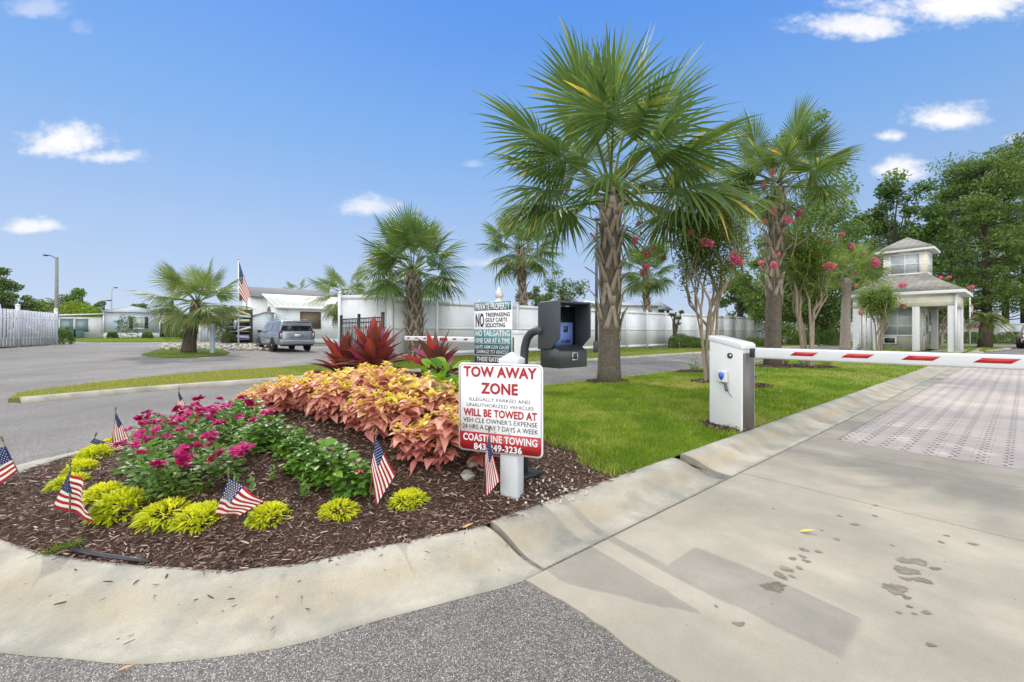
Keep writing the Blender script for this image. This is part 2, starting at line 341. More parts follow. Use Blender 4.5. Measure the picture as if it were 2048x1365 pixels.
def siding_mat(name, col, pitch=.18, rough=.5):   # lap boards: a darker line at each lap
    m, nt, N, bs, L = new_mat(name); tc = N.new('ShaderNodeTexCoord'); sp = N.new('ShaderNodeSeparateXYZ'); L(tc.outputs['Object'], sp.inputs[0])
    f = vmath(nt, 'FRACT', vmath(nt, 'DIVIDE', sp.outputs[2], pitch), 0)
    b = np.array(col); c = ramp(nt, f, [(0, tuple(b*.45)), (.05, tuple(b*.6)), (.08, tuple(b)), (1, tuple(b))])
    c = mixc(nt, 1., c, ramp(nt, noise(nt, 3, 5, .6), [(.3, (.9, .9, .9)), (.7, (1.05, 1.05, 1.05))]), 'MULTIPLY')
    L(c, bs.inputs['Base Color']); bs.inputs['Roughness'].default_value = rough; bump(nt, bs, f, .6, .015); return m
def rib_mat(name, col, axis=0, pitch=.3, rough=.4, metal=0.):
    m, nt, N, bs, L = new_mat(name); tc = N.new('ShaderNodeTexCoord'); sp = N.new('ShaderNodeSeparateXYZ'); L(tc.outputs['Object'], sp.inputs[0])
    f = vmath(nt, 'FRACT', vmath(nt, 'DIVIDE', sp.outputs[axis], pitch), 0); b = np.array(col)
    L(mixc(nt, 1., ramp(nt, f, [(0, tuple(b*.6)), (.12, tuple(b*.75)), (.18, tuple(b)), (1, tuple(b))]), ramp(nt, noise(nt, 2.5, 5, .6), [(.3, (.86, .86, .86)), (.7, (1.05, 1.05, 1.05))]), 'MULTIPLY'), bs.inputs['Base Color'])
    bs.inputs['Roughness'].default_value = rough; bs.inputs['Metallic'].default_value = metal; bump(nt, bs, f, .4, .02); return m
def shingle_mat():
    m, nt, N, bs, L = new_mat('grey brown shingles'); tc = N.new('ShaderNodeTexCoord'); mp = N.new('ShaderNodeMapping'); L(tc.outputs['Object'], mp.inputs[0])
    sp = N.new('ShaderNodeSeparateXYZ'); L(mp.outputs[0], sp.inputs[0]); cb = N.new('ShaderNodeCombineXYZ')
    L(vmath(nt, 'ADD', sp.outputs[0], sp.outputs[1]), cb.inputs[0]); L(vmath(nt, 'MULTIPLY', sp.outputs[2], 2.0), cb.inputs[1])
    br = N.new('ShaderNodeTexBrick'); L(cb.outputs[0], br.inputs['Vector']); br.inputs['Scale'].default_value = 1; br.inputs['Brick Width'].default_value = .3; br.inputs['Row Height'].default_value = .16
    br.inputs['Mortar Size'].default_value = .012; br.inputs['Color1'].default_value = (.285, .27, .235, 1); br.inputs['Color2'].default_value = (.195, .187, .165, 1); br.inputs['Mortar'].default_value = (.10, .092, .08, 1)
    L(mixc(nt, 1., br.outputs[0], ramp(nt, noise(nt, 60, 4, .7), [(.3, (.8, .8, .8)), (.7, (1.15, 1.15, 1.15))]), 'MULTIPLY'), bs.inputs['Base Color']); bs.inputs['Roughness'].default_value = .9; return m
def trunk_mat(name, a, b, ring=0, stretch=(6, 6, 1.2)):
    m, nt, N, bs, L = new_mat(name); f = noise(nt, 4, 7, .7, stretch=stretch); c = ramp(nt, f, [(.3, a), (.7, b)])
    if ring:
        tc = N.new('ShaderNodeTexCoord'); w = N.new('ShaderNodeTexWave'); w.bands_direction = 'Z'; w.inputs['Scale'].default_value = ring; w.inputs['Distortion'].default_value = 5; w.inputs['Detail'].default_value = 3; L(tc.outputs['Object'], w.inputs['Vector'])
        c = mixc(nt, .35, c, ramp(nt, w.outputs[1], [(.2, (.5, .5, .5)), (.6, (1.1, 1.1, 1.1))]), 'MULTIPLY'); bump(nt, bs, w.outputs[1], .25, .01)
    else: bump(nt, bs, f, .8, .02)
    L(c, bs.inputs['Base Color']); bs.inputs['Roughness'].default_value = .9; bs.inputs['Specular IOR Level'].default_value = .15; return m
def glassm(name, col=(.02, .025, .03), rough=.05, spec=.8):
    if name in _MC: return _MC[name]
    m, nt, N, bs, L = new_mat(name); bs.inputs['Base Color'].default_value = c4(col); bs.inputs['Roughness'].default_value = rough; bs.inputs['Specular IOR Level'].default_value = spec; _MC[name] = m; return m

ASPH = asphalt_mat(); CONC = concrete_mat('driveway concrete', (.355, .32, .255)); KERB = kerb_mat(); PAV = paver_mat()
SOIL = soil_mat('mulch soil', (.045, .027, .019), (.10, .062, .045), 40); TURF = soil_mat('turf ground', (.07, .12, .015), (.13, .17, .03), 9); DRY = soil_mat('dry turf ground', (.10, .12, .03), (.19, .17, .06), 6)
CHIP = leafm('mulch chips', [(0, (.06, .033, .024)), (.4, (.14, .085, .065)), (.75, (.25, .165, .13)), (1, (.46, .36, .29))], 0.0, .8, spec=.2)
BLADE = leafm('lawn blades', [(0, (.10, .18, .010)), (.5, (.185, .275, .018)), (.85, (.28, .34, .035)), (1, (.40, .36, .13))], .5, .45, 1.5)
BLADE2 = leafm('strip grass blades', [(0, (.11, .18, .012)), (.4, (.19, .25, .02)), (.7, (.28, .28, .035)), (1, (.40, .31, .12))], .45, .5, 1.5)
VINYL = plain('white vinyl', (.56, .585, .605), .4, amt=.05, scale=1.5); WHITE = plain('white paint', (.59, .60, .605), .4, amt=.04, scale=4); CREAM = siding_mat('cream lap siding', (.72, .69, .585), .19)
TRIM = plain('white trim', (.63, .64, .645), .5, amt=.05); BLACKM = plain('black metal', (.012, .013, .015), .45); DKGREY = plain('dark grey paint', (.04, .045, .05), .5)
RED = plain('sign red', (.36, .015, .022), .4, amt=.06); INK = plain('sign black', (.012, .012, .013), .5); TEAL = plain('sign teal', (.045, .155, .165), .4, amt=.06); SIGNW = plain('sign white', (.63, .63, .645), .35, amt=.03)
SHING = shingle_mat(); GLASS = glassm('window glass'); WOODP = trunk_mat('weathered wood', (.14, .11, .08), (.26, .21, .16)); STICK = plain('stick wood', (.14, .10, .07), .7, amt=.3, scale=30)
F_RED = leafm('flag red cloth', [(0, (.24, .018, .024)), (1, (.36, .026, .034))], .14, .8, 1.5, spec=.1); F_WHT = leafm('flag white cloth', [(0, (.66, .61, .58)), (1, (.78, .75, .72))], .3, .8, 1.1, spec=.1)
F_BLU = leafm('flag navy cloth', [(0, (.014, .026, .085)), (1, (.022, .036, .12))], .1, .8, 1.3, spec=.1)
# ================================================================ the setting: ground, roads, kerbs, lawns
rng = np.random.default_rng(7)
def flat_sheet(name, poly, dz, m, depth=0, rot=0, org=(0, 0)):
    import bmesh
    bm = bmesh.new(); vs = [bm.verts.new((p[0], p[1], 0)) for p in poly]; bm.faces.new(vs)
    for x in GB:
        bmesh.ops.bisect_plane(bm, geom=bm.verts[:]+bm.edges[:]+bm.faces[:], plane_co=(x, 0, 0), plane_no=(1, 0, 0))
    for v in bm.verts: v.co.z = gz(v.co.x)+dz
    bmesh.ops.triangulate(bm, faces=[f for f in bm.faces if len(f.verts) > 4])
    if depth:
        b = [e for e in bm.edges if e.is_boundary]; r = bmesh.ops.extrude_edge_only(bm, edges=b)
        for v in r['geom']:
            if isinstance(v, bmesh.types.BMVert): v.co.z -= depth
    bmesh.ops.recalc_face_normals(bm, faces=bm.faces[:])
    up = [f for f in bm.faces if abs(f.normal.z) > .7]
    if up and up[0].normal.z < 0: bmesh.ops.reverse_faces(bm, faces=bm.faces[:])
    if rot: bm.transform(Matrix.Rotation(-rot, 4, 'Z'))
    me = bpy.data.meshes.new(name); bm.to_mesh(me); bm.free(); me.materials.append(m)
    o = link(name, me); o.rotation_euler = (0, 0, rot); return kind(o, 'structure')
g = MB(); g.add([(-900, -300, -.08), (900, -300, -.08), (900, 1500, -.08), (-900, 1500, -.08)], [[0, 1, 2, 3]]); kind(g.build('ground', TURF), 'structure')
flat_sheet('road', [(-75, -8), (70, -8), (70, 80), (-75, 80)], 0.0, ASPH)
def uvp(L): return [tuple(W2(u, v)) for u, v in L]
# driveway: concrete slabs with open joints, then the pavers
JV = -1.535
for u0, u1, v0, v1 in ((1.375, 3.785, JV, 2.4), (3.793, 5.075, JV, 2.4), (5.083, 5.74, JV, 2.4), (1.375, 3.785, 2.41, 6.2), (3.793, 5.075, 2.41, 6.2), (5.083, 5.74, 2.41, 6.2)):
    if u0 == 1.375 and v0 == JV:                       # ragged asphalt edge at the front
        e = [(u0+.012*math.sin(9*v)+rng.normal()*.006, v) for v in np.arange(v1, v0, -.06)]
        P = [(u1, v0), (u1, v1)]+e+[(1.36, v0)]
    else: P = [(u0, v0), (u1, v0), (u1, v1), (u0, v1)]
    flat_sheet('driveway', uvp(P), .008, CONC, .03, ROT)
flat_sheet('driveway_border', uvp([(5.748, JV), (22, JV), (22, JV+.2), (5.748, JV+.2)]), .008, CONC, .03, ROT)
flat_sheet('driveway_pavers', uvp([(5.748, JV+.208), (22, JV+.208), (22, 6.2), (5.748, 6.2)]), .008, PAV, .03, ROT)
# oil drips on the slab
mb = MB()
for px, py, rx, ry in ((1548, 1178, 26, 12), (1560, 1155, 13, 9), (1572, 1142, 12, 7), (1584, 1157, 7, 4), (1585, 1121, 8, 4), (1605, 1117, 7, 4), (1613, 1126, 8, 4), (1598, 1140, 7, 4), (1608, 1103, 8, 5), (1637, 1107, 7, 4),
    (1790, 1182, 26, 14), (1812, 1145, 22, 12), (1845, 1165, 17, 8), (1812, 1162, 10, 5), (1838, 1128, 14, 10), (1808, 1125, 14, 8), (1870, 1141, 11, 4), (1814, 1200, 9, 4), (1819, 1218, 7, 3), (1798, 1230, 6, 4), (1853, 1230, 10, 5), (1828, 1232, 5, 3),
    (1477, 1253, 11, 6), (1486, 1250, 3, 2), (1679, 1035, 6, 2), (1710, 1052, 10, 3), (1643, 1064, 3, 2), (1673, 1082, 6, 3), (1947, 1092, 9, 3), (1882, 1088, 6, 3), (1894, 1075, 6, 2), (1750, 1035, 6, 2), (1751, 1014, 6, 2), (1862, 1295, 10, 6), (1432, 1217, 4, 3), (1785, 1095, 4, 2)):
    g0 = G(px, py); sx = rx/F*g0.y; sy = ry/(py-HY)*g0.y; n = 46; p1, p2 = rng.uniform(0, 6, 2)
    t = np.arange(n)/n*2*math.pi; r = .82*(1+.16*np.sin(2*t+p1)+.14*np.sin(3*t+p2)+.11*np.sin(7*t+p1)+.09*np.sin(11*t+p2)+rng.normal(size=n)*.05)
    V = np.stack([g0.x+sx*r*np.cos(t), g0.y+sy*r*np.sin(t), np.full(n, .0105)], 1); mb.add(V, [list(range(n))], 0)
OIL = plain('oil stain', (.18, .155, .11), .6, amt=.35, scale=16)
o = mb.build('oil_stains', OIL); kind(o, 'stuff'); o['label'] = 'brown oil drips spotted over the pale concrete driveway'; o['category'] = 'stain'
# rolled kerb round the island, in three pours with open joints
def kerb(name, P, prof, side, closed_ends=True, var=None):
    mb = MB(); n = len(P); rows = []
    for w, z in prof:
        Q = offset(P, side*w) if w else P; rows.append(np.column_stack([[W2(a, b) for a, b in Q], np.full(n, z)]))
    V = np.stack(rows, 1).reshape(-1, 3); m = len(prof)
    Fc = [[i*m+j, (i+1)*m+j, (i+1)*m+j+1, i*m+j+1] for i in range(n-1) for j in range(m-1)]+[list(range(m)), list(range((n-1)*m, n*m))[::-1]]
    vv = np.tile(var if var is not None else np.zeros(m), n); mb.add(V, Fc, 0, vv)
    o = mb.build(name, KERB, smooth=True); o.data.polygons[-1].use_smooth = o.data.polygons[-2].use_smooth = False
    import bmesh
    bm = bmesh.new(); bm.from_mesh(o.data); bmesh.ops.recalc_face_normals(bm, faces=bm.faces[:]); bm.to_mesh(o.data); bm.free()
    return kind(o, 'structure')
PROF = [(.008, -.03), (.008, .006), (.07, .007), (.14, .013), (.20, .029), (.26, .052), (.32, .073), (.38, .086), (.43, .09), (.46, .087), (.46, .03)]
KV = np.array([0, 0, .15, .5, .9, 1, .55, .25, .1, 0, 0])
def sub(P, a, b):                                  # piece of the dense outline between two u marks on the driveway side / index
    return P[a:b]
dense = np.column_stack([np.interp(np.linspace(0, len(ISL)-1, 1600), np.arange(len(ISL)), ISL[:, i]) for i in (0, 1)])
i1 = int(np.argmin(np.abs(dense[:800, 0]-3.52))); i0 = int(np.argmin(np.abs(dense[:800, 0]-1.50)))
kerb('kerb', dense[:i1-0][::4], PROF, KS, var=KV); kerb('kerb', np.array([(x, -1.55) for x in np.linspace(3.5, 1.50, 14)]), PROF, KS, var=KV)
nose = dense[i0+1:]; nose = nose[nose[:, 0] < 1.478] if False else nose[int(np.argmax(nose[:, 0] < 1.478)):]
kerb('kerb', nose[::3], PROF, KS, var=KV)
# island surface: mulch bed at the nose, lawn behind
UB = 2.72
def island(name, us, m):
    nv = 30; V = []
    for u in us:
        a, b = vL(u), vR(u)
        for k in range(nv):
            v = a+(b-a)*k/(nv-1); z = float(isl_z(u, v)); w = W2(u, v); V.append((w[0], w[1], z))
    Fc = [[i*nv+j, (i+1)*nv+j, (i+1)*nv+j+1, i*nv+j+1] for i in range(len(us)-1) for j in range(nv-1)]
    mb = MB(); mb.add(V, [f[::-1] for f in Fc]); o = mb.build(name, m, smooth=True)
    if o.data.polygons[len(Fc)//2].normal.z < 0: o.data.flip_normals()
    return kind(o, 'structure')
island('flower_bed_soil', np.concatenate([UMIN+np.linspace(0.001, 1, 14)**2*.8, np.linspace(UMIN+.85, UB+.12, 22)]), SOIL)
island('lawn', np.concatenate([np.linspace(UB+.125, 6, 24), np.linspace(6.3, 40, 60)]), TURF)
def chips(n, samp, zfun, lmin, lmax, vmax=1.):
    P = samp(n); u, v = P[:, 0], P[:, 1]; XY = u[:, None]*D+v[:, None]*RR; z = zfun(u, v)
    C = np.column_stack([XY, z+rng.uniform(.002, .016, n)]); az = rng.uniform(0, 6.283, n); L = rng.uniform(lmin, lmax, n)*rng.uniform(.5, 1, n); Wd = L*rng.uniform(.12, .3, n)
    return leaves(C, az, rng.normal(0, .22, n), L, Wd, 0, rng.uniform(-.9, .9, n), rng.normal(0, .5, n), prof=(.7, 1, .5))+(rng.uniform(0, vmax, n)**1.5,)
def bed_samp(n):
    out = []
    while sum(map(len, out)) < n:
        u = rng.uniform(UMIN, UB+.2, n); v = rng.uniform(-7, -1.5, n); keep = (v < vR(u)+.03) & (v > vL(u)-.03); w = np.linalg.norm(u[:, None]*D+v[:, None]*RR, axis=1)
        keep &= rng.uniform(0, 1, n) < np.clip((3.3/w)**2, .15, 1); out.append(np.column_stack([u, v])[keep])
    return np.concatenate(out)[:n]
V, Fc, idx, ts, va = chips(42000, bed_samp, lambda u, v: isl_z(np.clip(u, UMIN+.01, 9), v), .016, .052)
mb = MB(); mb.add(V, Fc, 0, va[idx])
def kerb_samp(n):                                   # chips strayed over the kerb
    k = rng.integers(0, len(nose)-1, n); P = nose[k]; off = KW*rng.uniform(0, 1, n)**.5; T = np.gradient(nose, axis=0)[k]; T /= np.linalg.norm(T, axis=1)[:, None]
    return P+np.stack([T[:, 1], -T[:, 0]], 1)*(KS*off)[:, None]
PW = np.array([p[0] for p in PROF[1:]]); PZ = np.array([p[1] for p in PROF[1:]])
def kerb_z(u, v):
    d = np.min(np.linalg.norm(np.stack([u, v], 1)[:, None]-dense[None, ::2], axis=2), axis=1); return np.interp(d, PW, PZ)-.001
V, Fc, idx, ts, va = chips(170, kerb_samp, kerb_z, .01, .045, .5); mb.add(V, Fc, 0, va[idx])
V, Fc, idx, ts, va = chips(90, lambda n: np.column_stack([rng.uniform(1.5, 7, n), rng.uniform(-1.5, 2.5, n)]), lambda u, v: np.full(len(u), .006), .008, .03, .4); mb.add(V, Fc, 0, va[idx])
o = mb.build('mulch', CHIP); kind(o, 'stuff'); o['label'] = 'dark brown shredded bark mulch covering the flower bed'; o['category'] = 'mulch'
# gravel specks by the sign post
P = np.array([G(*q, isl=True) for q in [(rng.uniform(1010, 1180), rng.uniform(935, 1010)) for _ in range(90)]]); n = len(P)
mb = MB()
for p in P:
    r = rng.uniform(.003, .009); b = ball(8, rng, .1)*r*np.array([1.3, 1, .7]); b = np.array([(i, j, k) for i in (-1, 1) for j in (-1, 1) for k in (-1, 1)])*r*rng.uniform(.6, 1, (8, 3))
    mb.add(b+p+np.array([0, 0, .012]), np.array([(0, 1, 3, 2), (4, 6, 7, 5), (0, 4, 5, 1), (2, 3, 7, 6), (0, 2, 6, 4), (1, 5, 7, 3)]))
o = mb.build('pebbles', plain('pale pebble', (.52, .49, .43), .8, amt=.2)); kind(o, 'stuff'); o['label'] = 'small pale pebbles strewn in the mulch beside the post'; o['category'] = 'pebbles'
# lawns of blades
def blades(P, h, w, az=None, rng=rng, lean=.5, vr=(0, .9)):
    n = len(P); az = rng.uniform(0, 6.283, n); el = R(90)-np.abs(rng.normal(0, lean, n)); L = h*rng.uniform(.5, 1.25, n); wd = w*rng.uniform(.7, 1.3, n)
    f = np.stack([np.cos(az)*np.cos(el), np.sin(az)*np.cos(el), np.sin(el)], 1); fa = rng.uniform(0, 6.283, n); s = np.stack([np.cos(fa), np.sin(fa), 0*fa], 1)
    V = np.zeros((n, 6, 3))
    for i, (t, q) in enumerate(((0, 1), (.55, .8), (1, .12))):
        c = P+f*(L*t)[:, None]; c[:, 2] -= L*.35*t*t; c[:, :2] += f[:, :2]*(L*.25*t*t)[:, None]; V[:, 2*i] = c-s*(wd*.5*q)[:, None]; V[:, 2*i+1] = c+s*(wd*.5*q)[:, None]
    Fc = (np.arange(n)[:, None, None]*6+np.array([(0, 1, 3, 2), (2, 3, 5, 4)])[None]).reshape(-1, 4)
    return V.reshape(-1, 3), Fc, np.repeat(np.clip(rng.normal(sum(vr)/2, (vr[1]-vr[0])*.3, n), 0, 1), 6)
def fb(u, v):
    s = 0
    for k, (f, a) in enumerate(((.9, 1), (1.9, .8), (4.1, .6), (8.7, .5))): s = s+a*np.sin(u*f+1.7*k+1.3*np.sin(v*f*.8+k))*np.sin(v*f*1.1+2.1*k+1.1*np.sin(u*f*.7))
    return np.clip(.5+.3*s, 0, 1)
mb = MB()
RINGS = []                                          # mulch rings (u, v, r) kept free of grass, filled below
PALM1 = UV(*G(1218, 765, isl=True)[:2]); PALM2 = UV(*G(1545, 734, isl=True)[:2]); 
def ray_v(px, v):                                   # point of the line v = const under a photo column
    k = (px-CX)/F; Y = v/(RR[0]*k+RR[1]); return UV(k*Y, Y)
MYR1 = ray_v(1418, -4.2); MYR2 = ray_v(1616, -4.2); MYR3 = ray_v(1758, -3.9); SHRUB1 = ray_v(1392, -5.6); SHRUB2 = ray_v(1503, -3.4)
CAB_UV = UV(2.54, 4.97)
RINGS = [(*PALM1, .5), (*PALM2, .62), (*MYR1, .4), (*MYR2, .75), (*SHRUB1, .5), (*SHRUB2, .35), (CAB_UV[0]-.06, CAB_UV[1]-.06, .25), (*MYR3, .6)]
for u0, u1, dens, h, w in ((UB-.05, 4.6, 7500, .078, .005), (4.6, 7, 4800, .075, .0065), (7, 11, 2500, .065, .009), (11, 18, 900, .055, .014), (18, 32, 320, .06, .022)):
    n = int((u1-u0)*4.6*dens); u = rng.uniform(u0, u1, n); v = rng.uniform(-6.9, -1.9, n); k = (v < vR(u)-.0) & (v > vL(u)+.0)
    for a, b, r in RINGS: k &= ((u-a)**2+(v-b)**2 > (r*rng.uniform(.8, 1.05, n))**2)
    edge = UB+.06*np.sin(v*7)+.05*np.sin(v*17)-(np.clip(v+2.6, 0, 1)*.25); k &= u > edge
    u, v = u[k], v[k]; P = np.column_stack([u[:, None]*D+v[:, None]*RR, isl_z(u, v)-.004])
    V, Fc, va = blades(P, h*(.7+.7*fb(u*1.7+4, v*1.7)), w); pn = fb(u, v); dryp = np.clip((fb(u*2.1+9, v*2.1)-.62)*5, 0, 1); mb.add(V, Fc, 0, np.clip(np.repeat(.5+(pn-.5)*1.1, 6)+(va-.45)*1.0+np.repeat(dryp*.28, 6), 0, 1))
o = mb.build('grass', BLADE); kind(o, 'stuff'); o['label'] = 'bright green mown grass on the median island'; o['category'] = 'grass'
# mulch rings round trunks
def ring(u, v, r, n=500, h=.025, base=None, l=(.03, .08)):
    w = W2(u, v); z0 = float(isl_z(u, v)) if base is None else base
    mb = MB(); k = 26; t = np.arange(k)/k*2*math.pi; prof = [(1.0, .006), (.8, .03), (.45, h), (.02, h+.015)]
    V = [(w[0]+r*q*math.cos(a)*(1+.08*math.sin(3*a+u)), w[1]+r*q*math.sin(a)*(1+.08*math.sin(3*a+u)), z0+zz) for q, zz in prof for a in t]
    mb.add(V, [[i*k+j, i*k+(j+1) % k, (i+1)*k+(j+1) % k, (i+1)*k+j] for i in range(3) for j in range(k)])
    o = mb.build('mulch_ring', SOIL, smooth=True); kind(o, 'structure')
    q = r*np.sqrt(rng.uniform(0, 1.1, n)); a = rng.uniform(0, 6.283, n); zz = np.interp(q/r, [0, .45, .8, 1, 2], [h+.01, h, .03, .006, 0]); L = rng.uniform(*l, n)
    V, Fc, idx, _ = leaves(np.column_stack([w[0]+q*np.cos(a), w[1]+q*np.sin(a), z0+zz+.008]), rng.uniform(0, 6.283, n), rng.normal(0, .25, n), L, L*.22, 0, .5, rng.normal(0, .5, n), prof=(.7, 1, .5))
    mb = MB(); mb.add(V, Fc, 0, (rng.uniform(0, .9, n)**1.4)[idx]); return mb
mm = MB()
for a, b, r in RINGS:
    q = ring(a, b, r); mm.add(q.V[0], q.L[0].reshape(-1, 4), 0, q.A[0])
# far grass strip with its kerb, between the entry lane and the fence
SK = catmull([(-1.75, -10.75), (-1.0, -11.0), (-.1, -11.25), (1.35, -11.42), (4, -11.5), (10, -11.5), (20, -11.4), (46, -11.2)], 8)
kerb('kerb', SK, [(0, -.03), (0, .03), (.03, .075), (.07, .092), (.17, .094), (.18, .05)], -1 if offset(SK, .1)[20][1] > SK[20][1] else 1, var=np.zeros(6))
STRIP = [(-1.95, -11.0)]+[(a, b-.16) for a, b in SK]+[(46, -17.9), (8, -17.4), (6.2, -16.8), (4.8, -16.0), (3.1, -15.2), (1.6, -15.0), (.15, -14.3), (-1.2, -13.1), (-2.0, -12.0)]
flat_sheet('grass_strip_ground', uvp(STRIP), .07, DRY, .12)
def inpoly(u, v, poly):
    c = np.zeros(len(u), bool); n = len(poly)
    for i in range(n):
        (x1, y1), (x2, y2) = poly[i], poly[(i+1) % n]; k = ((y1 > v) != (y2 > v)) & (u < (x2-x1)*(v-y1)/(y2-y1+1e-12)+x1); c ^= k
    return c
n = 130000; u = np.concatenate([rng.uniform(-2, 8, n//2), rng.uniform(8, 26, n//3), rng.uniform(26, 46, n//6)]); v = rng.uniform(-17.2, -10.7, len(u)); k = inpoly(u, v, STRIP); u, v = u[k], v[k]
P = np.column_stack([u[:, None]*D+v[:, None]*RR, np.full(len(u), .068)]); dry = np.where(u < 3, .62, .3)
V, Fc, va = blades(P, .05, .012, vr=(0, .6)); mb = MB(); mb.add(V, Fc, 0, np.clip(va-.3+np.repeat(dry, 6), 0, 1))
o = mb.build('grass', BLADE2); kind(o, 'stuff'); o['label'] = 'patchy yellow green grass on the strip along the fence'; o['category'] = 'grass'
def patch(name, pts, label, dens=60, h=.07, w=.03, dry=.35, dz=.05):   # a grass lot away from the camera
    flat_sheet(name, pts, dz, TURF, .1); a = np.array(pts); lo, hi = a.min(0), a.max(0); n = int(min(24000, (hi-lo).prod()*dens)); x = rng.uniform(lo[0], hi[0], n); y = rng.uniform(lo[1], hi[1], n)
    k = inpoly(x, y, pts); x, y = x[k], y[k]; z = np.interp(-x, [-b for b in GB], [gz(b) for b in GB])+dz-.01
    V, Fc, va = blades(np.column_stack([x, y, z]), h, w, vr=(0, .6)); mb = MB(); mb.add(V, Fc, 0, np.clip(va-.3+dry, 0, 1)); o = mb.build('grass', BLADE2); kind(o, 'stuff'); o['label'] = label; o['category'] = 'grass'
def gp(*L): return [tuple(G(*q)[:2]) for q in L]
patch('grass_island_ground', gp((283, 711), (330, 717), (400, 715), (452, 711), (459, 706), (440, 699), (400, 695), (352, 693), (310, 703)), 'short green grass round the leaning palm on its small island', 150, .06, .02, .3)
patch('home_lot_ground', gp((188, 685), (330, 684.5), (372, 684), (372, 674), (150, 674), (120, 682)), 'green grass in front of the blue mobile home', 20, .1, .06, .3)
patch('fence_verge_ground', [(-21.2, 17), (-23.0, 19.0), (-26.2, 24.2), (-26.9, 24.4), (-27.3, 24), (-24, 18.8), (-22, 16)], 'thin grass at the foot of the board fence', 120, .08, .03, .5)
patch('house_lot_ground', [tuple(np.array([-19.6, 35.6])+D*q+RR*w) for q, w in ((-2.2, .75), (13, .75), (13, -8), (-6, -8))], 'grass around the pale siding house', 12, .1, .06, .3)
patch('roundabout_ground', [(28.5, 25.5), (33.5, 29), (36, 33), (33, 37), (27, 33), (25.8, 28)], 'green grass round the drooping palm behind the gatehouse', 40, .1, .05, .25)
patch('far_lot_ground', [(20.5, 38), (30, 46.5), (41, 49.3), (64, 47.5), (64, 42), (42, 41), (33, 40), (26, 36)], 'grass strip along the far white fence', 10, .1, .06, .4)
patch('back_lot_ground', uvp([(17, -18.2), (46, -18.2), (46, -48), (24, -48)]), 'grass behind the long white fence', 3, .1, .08, .3)
for pts in ([(28.4, 25.4), (33.6, 28.9), (36.1, 33)],):
    mb = MB(); mb.strap([(x, y, .1) for x, y in catmull(pts, 6)], .3, [(0, 0, 1)]*13, .1); kind(mb.build('kerb', KERB), 'structure')
# black edging showing at the front of the bed, storm drain in the road
e = [G(140, 1104, isl=True), G(178, 1112, isl=True), G(220, 1119, isl=True), G(258, 1124, isl=True), G(300, 1128, isl=True)]
mb = MB(); mb.tube([(p.x, p.y, p.z+.012) for p in e], [.012, .013, .013, .013, .01], 8); tag(mb.build('edging_strip', BLACKM, smooth=True), 'black plastic edging strip exposed at the rim of the mulch', 'edging')
# ================================================================ the flower bed
BARKT = trunk_mat('smooth bark', (.20, .155, .115), (.36, .30, .24), stretch=(5, 5, 1)); STEMG = plain('green stem', (.10, .16, .04), .6, amt=.2)
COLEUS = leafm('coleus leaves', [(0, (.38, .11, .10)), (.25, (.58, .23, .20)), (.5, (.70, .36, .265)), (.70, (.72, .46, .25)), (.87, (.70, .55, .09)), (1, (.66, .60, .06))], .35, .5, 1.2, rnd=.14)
VINCA = leafm('bedding leaves', [(0, (.075, .15, .03)), (.5, (.125, .225, .05)), (1, (.21, .30, .085))], .35, .42, 1.6, spec=.3)
BASIL = leafm('broad green leaves', [(0, (.065, .155, .022)), (.6, (.13, .255, .035)), (1, (.22, .34, .055))], .4, .4, 1.6)
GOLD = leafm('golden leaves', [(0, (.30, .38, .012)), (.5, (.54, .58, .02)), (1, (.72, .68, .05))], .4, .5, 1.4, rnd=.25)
MAGENTA = leafm('magenta petals', [(0, (.28, .006, .09)), (.6, (.46, .012, .14)), (1, (.60, .04, .26))], .3, .5, 1.3)
TI = leafm('red cordyline leaves', [(0, (.085, .02, .042)), (.25, (.27, .03, .085)), (.45, (.12, .05, .034)), (.62, (.13, .042, .03)), (.82, (.22, .05, .032)), (1, (.42, .045, .045))], .32, .4, 1.25, spec=.5)
LIME = leafm('lime broad leaves', [(0, (.06, .16, .012)), (.5, (.13, .27, .018)), (1, (.24, .40, .03))], .5, .35, 1.6)
CORE = None
def coleus_data(rng):
    P, az, el, L, Wd, dr, va = [], [], [], [], [], [], []
    for s in range(9):
        a = rng.uniform(0, 6.28); r = .15*math.sqrt(rng.uniform(0, 1)); top = np.array([r*math.cos(a), r*math.sin(a), .40-r*.55+rng.uniform(-.04, .03)])
        rot = rng.uniform(0, 1.6)
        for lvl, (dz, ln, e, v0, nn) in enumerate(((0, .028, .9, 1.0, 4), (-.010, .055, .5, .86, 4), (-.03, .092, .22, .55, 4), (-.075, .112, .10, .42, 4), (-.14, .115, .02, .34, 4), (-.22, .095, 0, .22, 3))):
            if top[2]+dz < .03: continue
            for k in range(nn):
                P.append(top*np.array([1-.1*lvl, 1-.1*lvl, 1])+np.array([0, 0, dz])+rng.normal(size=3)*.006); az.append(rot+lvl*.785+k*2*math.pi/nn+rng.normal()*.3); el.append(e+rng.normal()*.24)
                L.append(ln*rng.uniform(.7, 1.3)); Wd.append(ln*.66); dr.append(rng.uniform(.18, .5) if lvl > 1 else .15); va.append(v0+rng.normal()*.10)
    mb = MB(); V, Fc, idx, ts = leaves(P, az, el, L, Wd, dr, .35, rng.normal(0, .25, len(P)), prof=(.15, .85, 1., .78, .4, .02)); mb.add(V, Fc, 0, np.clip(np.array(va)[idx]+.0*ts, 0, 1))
    return mb.data('coleus_foliage', COLEUS, True)
def plant(name, me, part, label, cat, loc, rz, group, scale):
    t = thing(name, label, cat, loc, rz, group, scale); link(part, me, t); return t
def isl(u, v, dz=0.):
    w = W2(u, v); return (w[0], w[1], float(isl_z(u, v))+dz)
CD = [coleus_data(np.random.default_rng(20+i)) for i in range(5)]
r2 = np.random.default_rng(5)
